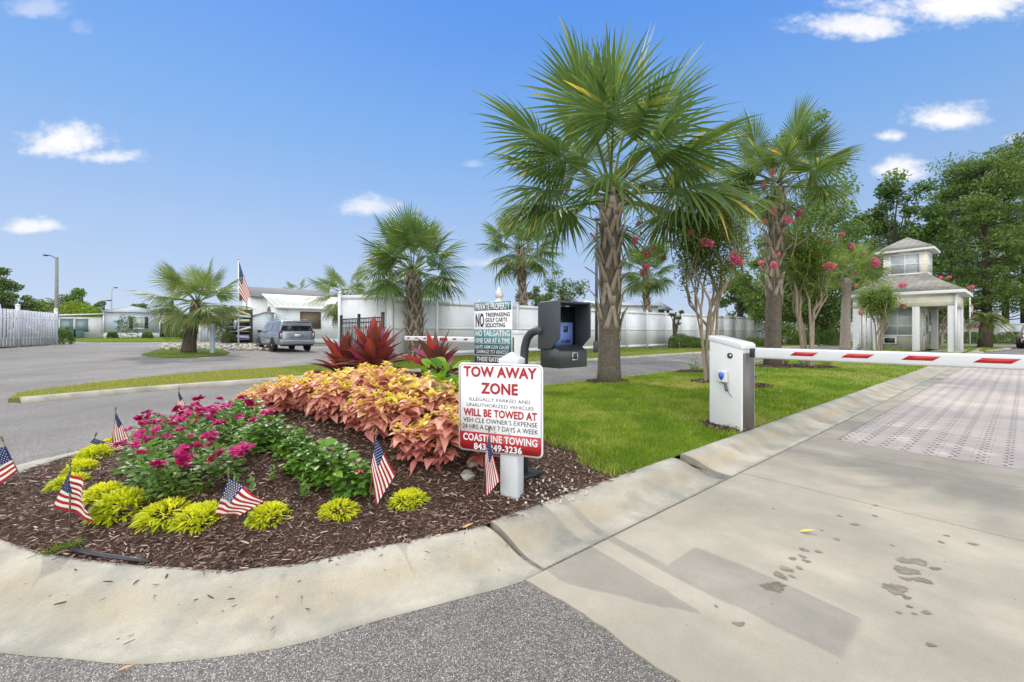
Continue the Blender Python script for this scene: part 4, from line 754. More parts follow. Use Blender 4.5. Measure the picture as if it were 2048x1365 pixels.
# barrier cabinets and arms; local x = across the drive, local y = along it
def barrier(label, loc, rz, wd, dp, h, drop, cover, arm_label, arm_len, side, arm_y, arm_h=.117, arm_z=.965, marks=(), detail=False, body=WHITE):
    t = thing('gate_barrier', label, 'gate barrier', loc, rz)
    mb = MB(); mb.prism([(-wd/2, -.02), (wd/2, -.02), (wd/2, h-drop-.055), (-wd/2, h-.055)], -dp/2, dp/2, 'y'); mb.build('body', body, t, bevel=.012, seg=3)
    mb = MB(); e = .008; mb.prism([(-wd/2-e, h-.06), (wd/2+e, h-drop-.075), (wd/2+e, h-drop-.02), (wd/2-.02, h-drop+.004), (-wd/2-e, h)], -dp/2-e, dp/2+e, 'y'); mb.build('lid', body, t, bevel=.012, seg=3)
    sxn = 1 if side > 0 else -1
    mb = MB(); mb.box((sxn*(wd/2+.002), 0, (h-drop-.1)/2), (.006, dp-.045, h-drop-.13)); mb.build('side_panel', cover, t)
    if detail:
        yf = -dp/2; mb = MB(); mb.lathe([(.031, 0), (.031, .008), (.022, .009), (.022, .001)], 20, M=Mt(.06, yf, .855)@Matrix.Rotation(R(90), 4, 'X')); mb.build('lock_ring', BLACKM, t); mb = MB(); mb.lathe([(.021, 0), (.02, .004), (.001, .005)], 16, M=Mt(.06, yf, .855)@Matrix.Rotation(R(90), 4, 'X')); mb.build('lock_barrel', plain('lock steel', (.55, .55, .55), .3, .9), t)
        mb = MB(); mb.box((-.015, yf-.025, .615), (.115, .05, .135)); bx = mb.build('key_switch_box', plain('cast grey', (.55, .56, .56), .5), t, bevel=.012, seg=3)
        mb = MB(); mb.prism([(-.015+a, .615+b) for a, b in ((-.034, .038), (-.02, .046), (0, .04), (.02, .046), (.034, .038), (.033, .012), (.02, -.025), (0, -.042), (-.02, -.025), (-.033, .012))], yf-.0505, yf-.053, 'y'); mb.build('blue_shield', plain('shield blue', (.02, .13, .50), .4), bx)
        mb = MB()
        for q in (.058, -.058): mb.lathe([(.008, 0), (.007, .004), (.001, .005)], 10, M=Mt(-.02, yf-.05, .615+q*.93)@Matrix.Rotation(R(90), 4, 'X'))
        mb.build('screws', plain('screw steel', (.45, .45, .45), .35, .8), bx)
        mb = MB(); mb.tube([(.01, yf-.03, .555), (.018, yf-.03, .53), (.022, yf-.028, .51)], .012, 8); mb.tube([(.02, yf-.028, .515), (.03, yf-.025, .47), (.035, yf-.022, .455)], .017, 8); mb.tube([(.035, yf-.022, .46), (.06, yf-.012, .42), (.085, yf-.012, .39)], .003, 6); mb.tube([(-.04, yf-.012, .545), (.0, yf-.02, .53)], .003, 6); mb.build('key_lanyard', plain('lanyard grey', (.09, .09, .09), .7), bx)
    Wt = Matrix.LocRotScale(Vector(loc), Matrix.Rotation(rz, 3, 'Z').to_quaternion(), None); s = side
    mb = MB(); mb.box((s*(.026+arm_len/2), 0, 0), (arm_len, .055, arm_h)); a = mb.build('boom', WHITE, t, bevel=.02, seg=4)
    pos = Wt@Vector((side*(wd/2+.06), arm_y, arm_z-loc[2])); a.matrix_local = Wt.inverted()@(Mt(*pos)@Matrix.Rotation(ROT, 4, 'Z')); a['label'] = arm_label
    mb = MB(); mb.box((0, 0, 0), (.05, .06, .10)); mb.build('hub', BLACKM, a, bevel=.012, seg=3)
    for x, w in marks:
        mb = MB()
        for y in (-.029, .029): mb.prism([(s*x-w/2, -.012), (s*x+w/2, -.012), (s*x+w/2+.05, .026), (s*x-w/2+.05, .026)], y-.0008, y+.0008, 'y')
        mb.build('reflector', plain('reflector red', (.42, .012, .014), .35), a)
    return t, a
cz = float(isl_z(*UV(2.56, 4.97)))-.01
barrier('white gate barrier with key switch and blue shield, its boom across the paved drive', (2.56, 4.97, cz), R(-56), .385, .285, 1.085, .085, plain('brown grey door', (.11, .10, .095), .5), 'white boom with red diagonals across the paved drive', 3.9, 1, -.03,
        marks=[(.47+.433*k, .2) for k in range(8)], detail=True)
b2 = (.10, 7.93); t2, a2 = barrier('white gate barrier with a dark green door behind the private property sign', (b2[0], b2[1], float(isl_z(*UV(*b2)))-.01), ROT, .24, .30, 1.14, .0, plain('white vinyl', (.7, .7, .7)), 'white boom with red diagonals across the entry lane', 4.05, -1, -.2, .11, 1.035, marks=[(.35+.44*k, .14) for k in range(9) if k != 4])
mb = MB(); mb.box((0, -.152, .53), (.17, .006, .98)); mb.build('door', plain('dark green door', (.045, .055, .042), .5), t2)
mb = MB(); mb.box((-2.1, -.0295, 0), (.34, .003, .075)); mb.build('warning_plate', RED, a2)
# ================================================================ palms
FRM = leafm('palm fronds', [(0, (.048, .088, .028)), (.5, (.086, .138, .04)), (.8, (.135, .19, .055)), (.93, (.32, .29, .05)), (1, (.50, .38, .07))], .42, .5, 1.7, spec=.22, rnd=.2)
FRT = leafm('pale palm fronds', [(0, (.07, .11, .03)), (.5, (.13, .18, .055)), (.85, (.22, .26, .08)), (1, (.38, .33, .13))], .35, .45, 1.6, rnd=.2)
PTR = trunk_mat('palm trunk', (.075, .062, .05), (.15, .13, .105), ring=7, stretch=(4, 4, 2.5)); BOOT = trunk_mat('palm boots', (.19, .15, .115), (.40, .34, .28), stretch=(9, 9, 2)); PETM = leafm('palm petioles', [(0, (.10, .15, .04)), (.7, (.17, .21, .06)), (1, (.30, .22, .10))], .1, .5, 1.3)
def frond_data(rng, pet, Rr, nseg=42, droop=.3, fold=.5, spread=122, tipdroop=.25):
    mb = MB(); k = 7; P = [(pet*i/(k-1), 0, -.12*pet*(i/(k-1))**2) for i in range(k)]; mb.tube(P, np.linspace(.022, .012, k)*max(.7, Rr), 5, 1, .4); hx, hz = P[-1][0], P[-1][2]
    th = np.radians(np.linspace(-spread, spread, nseg)); V, Fc, va = [], [], []; dth = 2*math.radians(spread)/nseg; ss = (0, .16, .4, .62, .82, 1); ww = (.25, .55, 1.2, 1.2, .62, .03)
    for i, t in enumerate(th):
        co = .26*Rr*(1-abs(t)/math.radians(spread+8)); bx = hx+co; bz = hz-.10*co; Ln = Rr*(.80+.16*math.cos(t))*rng.uniform(.88, 1.06)-co*.35; wm = Rr*.42*dth*.38; dr = (tipdroop if rng.uniform() > .18 else tipdroop*2.6)*rng.uniform(.4, 1.5); tw = rng.uniform(-.5, .5); cv = np.clip(rng.normal(.45, .15), 0, .85); yel = rng.uniform() < .12
        n = len(V)
        for s, w in zip(ss, ww):
            c = np.array([bx+Ln*s*math.cos(t), Ln*s*math.sin(t)*.95, bz-fold*abs(math.sin(t))*Ln*s*.45-droop*Ln*s*s*.5*(.5+.5*math.cos(t))-dr*Ln*s**3.2]); sd_ = np.array([-math.sin(t), math.cos(t), tw])
            V += [c-sd_*wm*w, c+sd_*wm*w]; va += [min(1, cv+(.42*s if yel else .06*s))]*2
        Fc += [[n+2*q, n+2*q+1, n+2*q+3, n+2*q+2] for q in range(len(ss)-1)]
    mb.add(V, Fc, 0, va); return mb.data('frond', [FRM, PETM])
FRD = [frond_data(np.random.default_rng(200+i), 1.0, 1.0, 44, .12+.07*i, .35+.10*i, 122+4*i, .03+.045*i) for i in range(5)]
FRD2 = []
for d in FRD:
    c = d.copy(); c.materials[0] = FRT; FRD2.append(c)
def palm(label, base, top, r0, r1, boot, seed, nf, fr, elr=(-40, 82), hang=0, fd=FRD, group='cabbage palms', smooth_m=PTR, crown_up=.25, bootm=BOOT, az_skip=None, bsz=1., elpow=.8):
    rng = np.random.default_rng(seed); b = Vector(base); tp = Vector(top)-b; t = thing('palm_tree', label, 'palm tree', b, 0, group); n = 16; k = np.linspace(0, 1, n); hgt = tp.z
    path = np.column_stack([tp.x*k**1.3, tp.y*k**1.3, hgt*k]); rad = r1+(r0-r1)*np.exp(-k*hgt/.35)*.55+(r0-r1)*.45*(1-k); path[0, 2] -= .06; mb = MB(); mb.tube(path, rad, 18); trunk = mb.build('trunk', smooth_m, t, True)
    def pp(z):
        q = min(max(z/hgt, 0), 1); return np.array([tp.x*q**1.3, tp.y*q**1.3, z]), float(np.interp(q, k, rad))
    mb = MB(); z = hgt*boot; i = 0
    while boot < 1 and z < hgt+.12:
        a = i*2.39996+rng.normal()*.12; c, r = pp(z); ln = .30*bsz*rng.uniform(.85, 1.15); o = np.array([math.cos(a), math.sin(a), 0]); tn = np.array([-math.sin(a), math.cos(a), 0]); st = rng.uniform(.05, .15)*bsz
        for sg in (-1, 1):
            P, N = [], []
            for q in np.linspace(0, 1, 5):
                an = a+sg*(1-q)**1.15*.75*min(1., .25*bsz/r)*.75; oo = np.array([math.cos(an), math.sin(an), 0]); P.append(c+oo*(r+.012+.05*q*q*bsz)+np.array([0, 0, -ln*(1-q)])); N.append(oo)
            mb.strap(P, np.array([.075, .07, .062, .058, .056])*bsz, N, .02*bsz, 0, rng.uniform())
        P = [c+o*(r+.05*bsz), c+o*(r+.05*bsz+st*.6)+np.array([0, 0, .07*bsz]), c+o*(r+.05*bsz+st*1.25)+np.array([0, 0, .13*bsz])+tn*rng.normal()*.02]; mb.strap(P, np.array([.075, .06, .045])*bsz, [o]*3, .02*bsz); z += .066*bsz*max(.6, 1-.35*(z/hgt-boot)); i += 1
    if boot < 1: mb.build('leaf_boots', bootm, t)
    for i in range(nf):
        q = (i+.5)/nf; el = R(elr[1]-(elr[1]-elr[0])*q**elpow)+rng.normal()*.1; az = i*2.39996+rng.normal()*.15; sc = fr*rng.uniform(.88, 1.1)*(1 if q < .8 else .9)
        di = min(4, int(q*5)); f = link('frond', fd[di], t); h0 = hgt+crown_up*(1-q)*.6-.05
        f.matrix_local = Mt(tp.x+.06*math.cos(az), tp.y+.06*math.sin(az), h0)@Matrix.Rotation(az, 4, 'Z')@Matrix.Rotation(-el, 4, 'Y')@Matrix.Rotation(rng.normal()*.3, 4, 'X')@Matrix.Scale(sc, 4)
    return t
def gi(px, py): g0 = G(px, py, isl=True); return g0
p1 = gi(1218, 766); palm('tallest cabbage palm with a criss-cross booted trunk beside the kiosk', p1, at(1222, 395, p1.y), .27, .19, .36, 1, 35, 1.43, (-8, 84), crown_up=.5, bsz=1.5, elpow=.72)
p2 = gi(1545, 733); palm('tall cabbage palm behind the white barrier cabinet', p2, at(1555, 375, p2.y), .265, .19, .44, 2, 34, 1.04, (-20, 80), crown_up=.45, bsz=1.6)
p3 = Vector((*G(833, 722)[:2], .1)); palm('cabbage palm with a fat shaggy trunk against the white fence', p3, at(826, 545, p3.y), .34, .29, .06, 3, 36, 1.22, (-22, 82), crown_up=.3, bsz=1.5)
p4 = Vector((*G(1049, 707)[:2], .08)); palm('slim cabbage palm behind the private property sign and kiosk', p4, at(1042, 500, p4.y), .27, .19, .42, 4, 34, 1.25, (-42, 75), crown_up=.3, bsz=1.6, elpow=1.)
p5 = Vector((*G(1296, 697)[:2], .08)); palm('short cabbage palm in front of the long white fence under pink blooms', p5, at(1291, 545, p5.y), .30, .19, .25, 5, 32, 1.2, (-50, 78), crown_up=.3, bsz=1.7, elpow=1.)
g6 = G(377, 707); palm('leaning cabbage palm with a smooth dark trunk on the small grass island', Vector((g6.x, g6.y, g6.z+.04)), at(394, 606, g6.y), .36, .23, .97, 6, 34, 1.15, (-42, 78), crown_up=.2, smooth_m=trunk_mat('dark palm trunk', (.05, .042, .034), (.12, .10, .08), ring=9), fd=FRD2)
y7 = 23.6; palm('smooth trunked palm standing before the end of the gatehouse', Vector((*((1690-CX)/F*y7, y7), .1)), at(1694, 556, y7), .29, .20, .93, 7, 26, 1.0, (0, 75), crown_up=.2, fd=FRD2, smooth_m=trunk_mat('grey palm trunk', (.17, .145, .12), (.30, .26, .22), ring=5), elpow=1.)
for lab, px, py, Y, s, fr in (('small palm peeking over the corner of the white fence', 690, 592, 24, 8, 1.0), ('small palm behind the first panels of the white fence', 752, 596, 27, 9, .9), ('palm top showing above the roof of the siding house', 590, 584, 55, 10, 1.0)):
    tp = at(px, py, Y); palm(lab, Vector((tp.x, tp.y, .1)), tp, .3, .22, .6, s, 26, fr, (-70, 70), fd=FRD2, group='small palms behind the fence and house', bsz=1.6)
# fan palm shrub by the fence
def fanbush(lab, base, n, sc, seed):
    rng = np.random.default_rng(seed); t = thing('fan_palm_shrub', lab, 'palm shrub', base)
    for i in range(n):
        f = link('frond', FRD[i % 3], t); f.matrix_local = Matrix.Rotation(i*2.4, 4, 'Z')@Matrix.Rotation(-R(rng.uniform(20, 75)), 4, 'Y')@Matrix.Rotation(rng.normal()*.4, 4, 'X')@Matrix.Scale(sc*rng.uniform(.8, 1.1), 4)
g0 = G(1360, 689); fanbush('fan palm shrub between clipped bushes at the white fence', (g0.x, g0.y, .1), 13, 1.0, 31)
# drooping feather palm by the gatehouse
def feather(lab, base, hgt, seed):
    rng = np.random.default_rng(seed); t = thing('feather_palm', lab, 'palm tree', base); mb = MB(); mb.tube([(0, 0, -.1), (.05, 0, hgt*.4), (.1, 0, hgt*.75), (.12, 0, hgt)], [.42, .34, .42, .25], 14); mb.build('trunk', trunk_mat('shaggy trunk', (.05, .04, .032), (.13, .105, .08)), t)
    for i in range(30):
        az = i*2.4+rng.normal()*.1; el = R(85-95*(i/30)**.9); mb = MB(); L = 1.7; n = 12; q = np.linspace(0, 1, n); P = np.column_stack([L*q*np.cos(el)*(1-.15*q), 0*q, L*(q*np.sin(el)-.85*q*q*np.cos(el*.5))]); mb.tube(P, np.linspace(.025, .006, n), 4, 0, .7)
        pts, azs, els = [], [], []
        for s in np.linspace(.15, .98, 26):
            p = np.array([np.interp(s, q, P[:, 0]), 0, np.interp(s, q, P[:, 2])])
            for sg in (-1, 1): pts.append(p); azs.append(sg*1.1); els.append(.3)
        V, Fc, idx, ts = leaves(pts, azs, els, .45, .05, .5, .3, 0, prof=(.6, 1, .1)); mb.add(V, Fc, 0, np.clip(rng.normal(.72, .15, len(pts)), 0, 1)[idx]); f = mb.build('frond', FRT, t); f.matrix_local = Mt(.12, 0, hgt-.05)@Matrix.Rotation(az, 4, 'Z')
g0 = at(1970, 691, 31.5); feather('stocky palm with drooping feather fronds behind the gatehouse', (g0.x, g0.y, .1), 1.95, 4)
# ================================================================ crape myrtles
MYL = leafm('crape myrtle leaves', [(0, (.075, .145, .024)), (.5, (.14, .23, .036)), (.85, (.23, .31, .055)), (1, (.38, .23, .08))], .5, .38, 1.7, spec=.5); PINK = leafm('pink blossom', [(0, (.50, .055, .165)), (.5, (.66, .13, .29)), (1, (.82, .38, .51))], .4, .6, 1.3); FADED = leafm('faded blossom', [(0, (.42, .13, .09)), (1, (.60, .30, .24))], .35, .6, 1.3)
def blossom(rng, m):
    n = 380; d = ball(n, rng, .3); P = d*np.array([.5, .36, .34])*(1+.12*np.sin(d[:, :1]*5+d[:, 1:2]*5)); P[:, 0] += .15*d[:, 2]; V, Fc = diamonds(P, .125, rng, 0, .9); mb = MB(); mb.add(V, Fc, 0, np.repeat(rng.uniform(0, 1, n), 4)); return mb.data('flower_cluster', m)
BLS = [blossom(np.random.default_rng(300+i), PINK) for i in range(3)]; BLF = blossom(np.random.default_rng(310), FADED)
def myrtle(label, base, stems, crown_c, crown_r, seed, flowers, nl=26, leaf=.06, split=1.35, r=.055, levels=3, spread=.6, direct=False):
    rng = np.random.default_rng(seed); b = Vector(base); t = thing('crape_myrtle', label, 'crape myrtle', b, 0, 'crape myrtles on the median'); mb = MB(); tips = []; cc = np.array(crown_c)-np.array(b); cr = np.array(crown_r)
    def branch(p, d, L, rad, lvl):
        n = 5; P = [p]; d = d/np.linalg.norm(d)
        for i in range(n):
            d = d+rng.normal(size=3)*(.035 if lvl == 0 else .10)+np.array([0, 0, .05]); d /= np.linalg.norm(d); P.append(P[-1]+d*L/n)
        rr = np.linspace(rad, rad*.66, n+1); mb.tube(P, rr, 8 if lvl < 2 else 5, 0, .5, cap=False)
        if lvl >= levels:
            tips.append((P, d)); return
        for c in range(3 if lvl < 2 else 4):
            tgt = cc+ball(1, rng, .45)[0]*cr; tgt[2] = max(tgt[2], P[-1][2]+.1); w = tgt-P[-1]; nd = w/np.linalg.norm(w)*.75+d*.5+rng.normal(size=3)*.22*spread/.6; s = n if c == 0 else int(rng.integers(n-2, n+1))
            branch(P[s], nd, max(.35, np.linalg.norm(w)*(.55 if lvl < levels-1 else .8))*rng.uniform(.75, 1.1), rad*.62 if lvl < 2 else rad*.5, lvl+1)
    for i in range(0 if direct else stems):
        a = i/stems*6.28+rng.normal()*.3; branch(np.array([1.6*r*math.cos(a), 1.6*r*math.sin(a), -.05]), np.array([.075*math.cos(a), .075*math.sin(a), 1]), split*rng.uniform(.9, 1.15), r*rng.uniform(.8, 1.1), 0)
    for px, py, sz, fd, dy in flowers:             # a twig carries each bloom
        q = np.array(at(px, py, b.y+dy)-b)
        if direct: s0 = np.array([.03*math.cos(px), .03*math.sin(px), 0]); mid = [s0+(q-s0)*np.array([.12, .12, .35])+rng.normal(size=3)*.04, s0+(q-s0)*np.array([.42, .42, .68])+rng.normal(size=3)*.05]; rr = .011
        else:
            s0 = min((P[-1] for P, d in tips), key=lambda e: np.linalg.norm(e-q)); mid = [(s0+q)/2+rng.normal(size=3)*.05-np.array([0, 0, .05])]; rr = .012
        C = catmull([s0]+mid+[q], 5); mb.tube(C, np.linspace(rr, .006, len(C)), 5, cap=False); tips.append((list(C[(3*len(C))//4 if direct else len(C)//2:]), q))
    mb.build('trunk', BARKT, t, True); pts, az, el = [], [], []
    for P, d in tips:
        P = np.array(P)
        for k in range(nl):
            s = rng.uniform(0, 1)*(len(P)-1); i = min(int(s), len(P)-2); p = P[i]+(P[i+1]-P[i])*(s-i)+rng.normal(size=3)*.085; pts.append(p); az.append(rng.uniform(0, 6.28)); el.append(rng.normal(.1, .5))
    n = len(pts); V, Fc, idx, ts = leaves(pts, az, el, leaf*rng.uniform(.7, 1.3, n), leaf*.55, .2, .3, rng.normal(0, .5, n), prof=(.2, 1, .1)); mb = MB(); mb.add(V, Fc, 0, np.clip(rng.normal(.45, .22, n), 0, 1)[idx]); mb.build('crown', MYL, t)
    for px, py, sz, fd, dy in flowers:
        f = link('flower_cluster', BLF if fd else BLS[int(rng.integers(3))], t); f.location = at(px, py, b.y+dy)-b; f.rotation_euler = (rng.normal()*.3, rng.normal()*.5, rng.uniform(0, 6)); f.scale = (sz/F*b.y*.95,)*3
m1 = W2(*MYR1); z1 = float(isl_z(*MYR1)); Y = m1[1]
myrtle('pink crape myrtle with bare forked stems behind the white barrier cabinet', (m1[0], m1[1], z1), 4, at(1425, 480, Y), (1.6, 1.2, 1.0), 12, [(1277, 447, 14, 1, -.3), (1270, 481, 18, 0, -.5), (1305, 497, 14, 0, .1), (1294, 508, 22, 0, -.3), (1292, 533, 20, 0, -.3), (1285, 545, 18, 0, -.2), (1381, 466, 16, 0, -.6), (1414, 486, 27, 0, -.7), (1472, 518, 33, 0, -.9), (1454, 444, 14, 0, -.2), (1453, 427, 20, 1, .2), (1408, 466, 14, 1, .1), (1328, 517, 16, 1, .2), (1492, 435, 13, 1, .5), (1440, 420, 14, 1, .3)], 80, .06, 1.62, .045)
m5 = W2(*ray_v(1520, -3.3)); z5 = float(isl_z(*UV(*m5))); Y5 = m5[1]
m2 = W2(*MYR2); z2 = float(isl_z(*MYR2)); Y = m2[1]
myrtle('pink crape myrtle with twin trunks between two palms', (m2[0], m2[1], z2), 4, at(1622, 520, Y), (1.5, 1.4, 1.35), 15, [(1659, 533, 22, 0, -.9), (1653, 484, 14, 0, -.5), (1702, 492, 16, 0, -.3), (1703, 497, 14, 0, 0), (1684, 469, 14, 0, .2), (1606, 470, 12, 1, .2), (1620, 473, 12, 1, .2), (1600, 482, 12, 1, 0), (1590, 515, 14, 1, .2), (1666, 495, 13, 1, .3), (1750, 525, 22, 0, -.6), (1725, 508, 15, 1, .2), (1708, 546, 10, 1, 0), (1620, 505, 10, 1, .4)], 85, .075, 1.9, .06, 3)
m3 = W2(*MYR3); z3 = float(isl_z(*MYR3)); Y = m3[1]
myrtle('small umbrella shaped crape myrtle before the gatehouse window', (m3[0], m3[1], z3), 5, at(1752, 592, Y), (1.15, 1.0, .5), 18, [(1805, 571, 16, 0, -.3), (1806, 613, 14, 0, -.3), (1721, 626, 11, 0, -.3), (1713, 572, 10, 1, -.2), (1737, 565, 9, 1, 0)], 60, .07, 1.25, .035, 3, .5)
Y = 13.5; bz = Vector((at(1546, 660, Y).x, Y, float(isl_z(*UV(at(1546, 660, Y).x, Y)))))
myrtle('tall sparse crape myrtle whose pink blooms cross the second palm trunk', bz, 3, at(1545, 430, Y), (.75, .7, 1.5), 27, [(1550, 304, 17, 1, -1.3), (1546, 344, 17, 1, -1.3), (1528, 372, 16, 0, -1.3), (1512, 400, 13, 0, -1.3), (1545, 424, 15, 0, -1.4), (1598, 427, 19, 0, -.6), (1577, 441, 18, 0, -1.3), (1526, 443, 15, 1, -1.2), (1522, 526, 15, 0, -1.4), (1548, 531, 18, 0, -1.4), (1475, 340, 12, 1, .1), (1557, 510, 10, 0, -1.3)], 40, .06, 2.1, .022, 3, direct=True)
Y = 37; b4 = at(1880, 690, Y); myrtle('crape myrtle seen through the gatehouse portico', (b4.x, b4.y, .1), 6, at(1895, 610, Y), (2.6, 2.3, 2.0), 33, [(1881, 556, 9, 0, -.8), (1897, 556, 10, 0, -.8), (1941, 576, 13, 0, -1), (1950, 652, 12, 0, -1.5), (1938, 655, 10, 0, -1.5)], 60, .13, 1.4, .09)
# ================================================================ buildings, fences, vehicles, trees
# gatehouse: local x across the front, local y along the drive
gc = np.array([23.2, 22.3])-RR*2.15+D*2.15
gh = thing('gatehouse', 'cream gatehouse with white columns, hipped shingle roof and windowed cupola', 'gatehouse', (gc[0], gc[1], .08), ROT)
mb = MB(); mb.box((-.35, .3, 1.55), (2.2, 2.9, 3.0)); mb.build('cabin_wall', CREAM, gh)
mb = MB()
for y in (-2.05, 2.05): mb.box((0, y, 2.83), (4.3, .2, .66))
for x in (-2.05, 2.05): mb.box((x, 0, 2.83), (.2, 3.9, .66))
mb.build('frieze', CREAM, gh)
mb = MB(); mb.box((0, 0, 3.19), (4.08, 4.08, .05)); mb.build('ceiling', TRIM, gh)
for x, y in ((-2.0, -2.0), (2.0, -2.0), (-2.0, 2.0), (2.0, 2.0), (.62, -2.0), (.95, 2.0), (-1.05, -2.0)):
    mb = MB(); mb.box((x, y, 1.25), (.3, .3, 2.5)); mb.build('column', TRIM, gh, bevel=.01)
mb = MB(); mb.box((2.155, -2.155, 1.58), (.10, .10, 3.1)); mb.build('corner_board', TRIM, gh)
for x, y, n, ax in ((-1.52, -2.0, 4, 0), (-2.0, -.9, 8, 1), (2.0, -1.45, 4, 1), (2.0, 1.45, 4, 1)):
    mb = MB(); st = .17
    for i in range(n):
        o = (i-(n-1)/2)*.22
        mb.box((x+(o if ax == 0 else 0), y+(o if ax else 0), 1.25), (.175, .05, 2.5) if ax == 0 else (.05, .175, 2.5))
    mb.build('picket_screen', TRIM, gh)
def roof(h0, h1, w0, w1, name, par, m, off=(0, 0), concave=.0):
    mb = MB(); P = [(h0, w0), (h0+(h1-h0)*.5, (w0+w1)/2-concave), (h1, w1)]; mb.lathe([(w*math.sqrt(2), z) for z, w in P], 4, sq=True, M=Mt(off[0], off[1], 0)); return mb.build(name, m, par)
roof(3.32, 4.42, 2.52, .97, 'main_roof', gh, SHING, concave=.1); mb = MB(); mb.box((0, 0, 3.235), (5.04, 5.04, .17)); mb.build('fascia', TRIM, gh, bevel=.01)
cu = MB(); cu.box((0, 0, 5.02), (1.88, 1.88, 1.5)); cp = cu.build('cupola', CREAM, gh); roof(5.86, 6.72, 1.3, .02, 'cupola_roof', cp, SHING, concave=-.02); mb = MB(); mb.box((0, 0, 5.8), (2.56, 2.56, .14)); mb.build('cupola_fascia', TRIM, cp, bevel=.01)
BLIND = rib_mat('window blinds', (.50, .55, .575), 2, .05, .15)
def window(par, c, w, h, face, nx=2, nz=2, glass=BLIND, fr=.10, name='window', fm=TRIM):
    """face: outward direction -y, +x, -x; c on the wall plane"""
    rz = {'-y': 0, '+x': R(90), '-x': R(-90), '+y': R(180)}[face]; M_ = Mt(*c)@Matrix.Rotation(rz, 4, 'Z'); mb = MB()
    mb.box((0, -.02, h/2+fr/2), (w+2*fr, .05, fr), M=M_); mb.box((0, -.02, -h/2-fr/2), (w+2*fr, .05, fr), M=M_)
    for s in (-1, 1): mb.box((s*(w/2+fr/2), -.02, 0), (fr, .05, h), M=M_)
    for i in range(1, nx): mb.box((-w/2+w*i/nx, -.018, 0), (fr*.8, .04, h), M=M_)
    for i in range(1, nz): mb.box((0, -.016, -h/2+h*i/nz), (w, .036, fr*.7), M=M_)
    o = mb.build(name, fm, par); mb = MB(); mb.box((0, -.004, 0), (w, .012, h), M=M_); mb.build('pane', glass, o); return o
for f, c in (('-y', (0, -.94, 5.02)), ('+x', (.94, 0, 5.02)), ('-x', (-.94, 0, 5.02))): window(cp, c, 1.2, 1.05, f)
window(gh, (-.28, -1.15, 1.72), 1.35, 1.55, '-y', 2, 3); window(gh, (.75, -.5, 1.6), .35, 1.5, '+x', 1, 3, GLASS)
mb = MB(); mb.box((.76, .5, 1.1), (.05, .9, 2.1)); dr = mb.build('door', plain('grey door', (.30, .30, .29), .5), gh); mb = MB(); mb.box((.79, .5, 1.5), (.02, .55, 1.0)); mb.build('door_glass', GLASS, dr)
mb = MB(); mb.box((-.6, -1.22, .62), (.62, .18, .42)); ac = mb.build('air_conditioner', plain('appliance white', (.62, .62, .60), .5), gh, bevel=.015); mb = MB(); mb.box((-.6, -1.315, .62), (.46, .012, .30)); mb.build('grille', rib_mat('dark grille', (.06, .06, .065), 2, .04), ac)
mb = MB(); mb.box((0, 0, .02), (4.6, 4.6, .1)); mb.build('floor_slab', CONC, gh)
for i in range(8):
    q = np.random.default_rng(400+i); x = -2.2+i*.34; 
for i, x in enumerate((-1.75, -1.2, -.75, -.3, .1)):
    w = gc+RR*x-D*2.75; o = link('low_plant', SPR[i % 2]); o.location = (w[0], w[1], .08); o.scale = (3.2,)*3; o.rotation_euler = (0, 0, i); tag(o, 'low dark plant in the bed along the front of the gatehouse', 'plant', 'low plants before the gatehouse')
# white vinyl fences
def vinyl(label, pts, h, zb=.06, step=2.4, cap=True):
    t = thing('vinyl_fence', label, 'fence'); pan = MB(); P = np.array(pts, float); posts = []
    for a, b in zip(P[:-1], P[1:]):
        L = np.linalg.norm(b-a); n = max(1, round(L/step)); d = (b-a)/L; rz = math.atan2(d[1], d[0])
        for i in range(n):
            p0, p1 = a+(b-a)*i/n, a+(b-a)*(i+1)/n; m = (p0+p1)/2; w = L/n-.125; posts.append(p0)
            pan.box((m[0], m[1], zb+h/2), (w, .03, h-.1), rz)
            for zz, hh in ((h-.09, .18), (h*.5, .12), (.12, .16)): pan.box((m[0], m[1], zb+zz), (w, .062, hh), rz)
            for q in np.linspace(-.5, .5, 9)[1:-1]: pan.box((m[0]+d[0]*q*w, m[1]+d[1]*q*w, zb+h/2), (.008, .034, h-.1), rz)
    posts.append(P[-1]); pan.build('panels', VINYL, t)
    rz = math.atan2(*(P[1]-P[0])[::-1])
    for p in posts:
        mb = MB(); mb.box((p[0], p[1], zb+h/2+.03), (.13, .13, h+.1), rz); mb.lathe([(.105, zb+h+.08), (.105, zb+h+.11), (.01, zb+h+.17)], 4, sq=True, M=Mt(p[0], p[1], 0)@Matrix.Rotation(rz, 4, 'Z')); mb.build('post', VINYL, t)
c0 = np.array([-4.9, 17.35]); vinyl('long white vinyl privacy fence running away along the entry lane', [c0]+[W2(u, -17.15) for u in (UV(*c0)[0]+2.45, 46)], 2.5, .1)
vinyl('single tall white fence panel at the corner behind the black iron gate', [(-7.15, 17.75), (-5.02, 17.42)], 2.62, .1)
vinyl('white vinyl fence across the far side behind the gatehouse', [W2(46.2, -17.1), (39, 50.5), (62, 48.5), (80, 44)], 2.1, .05)
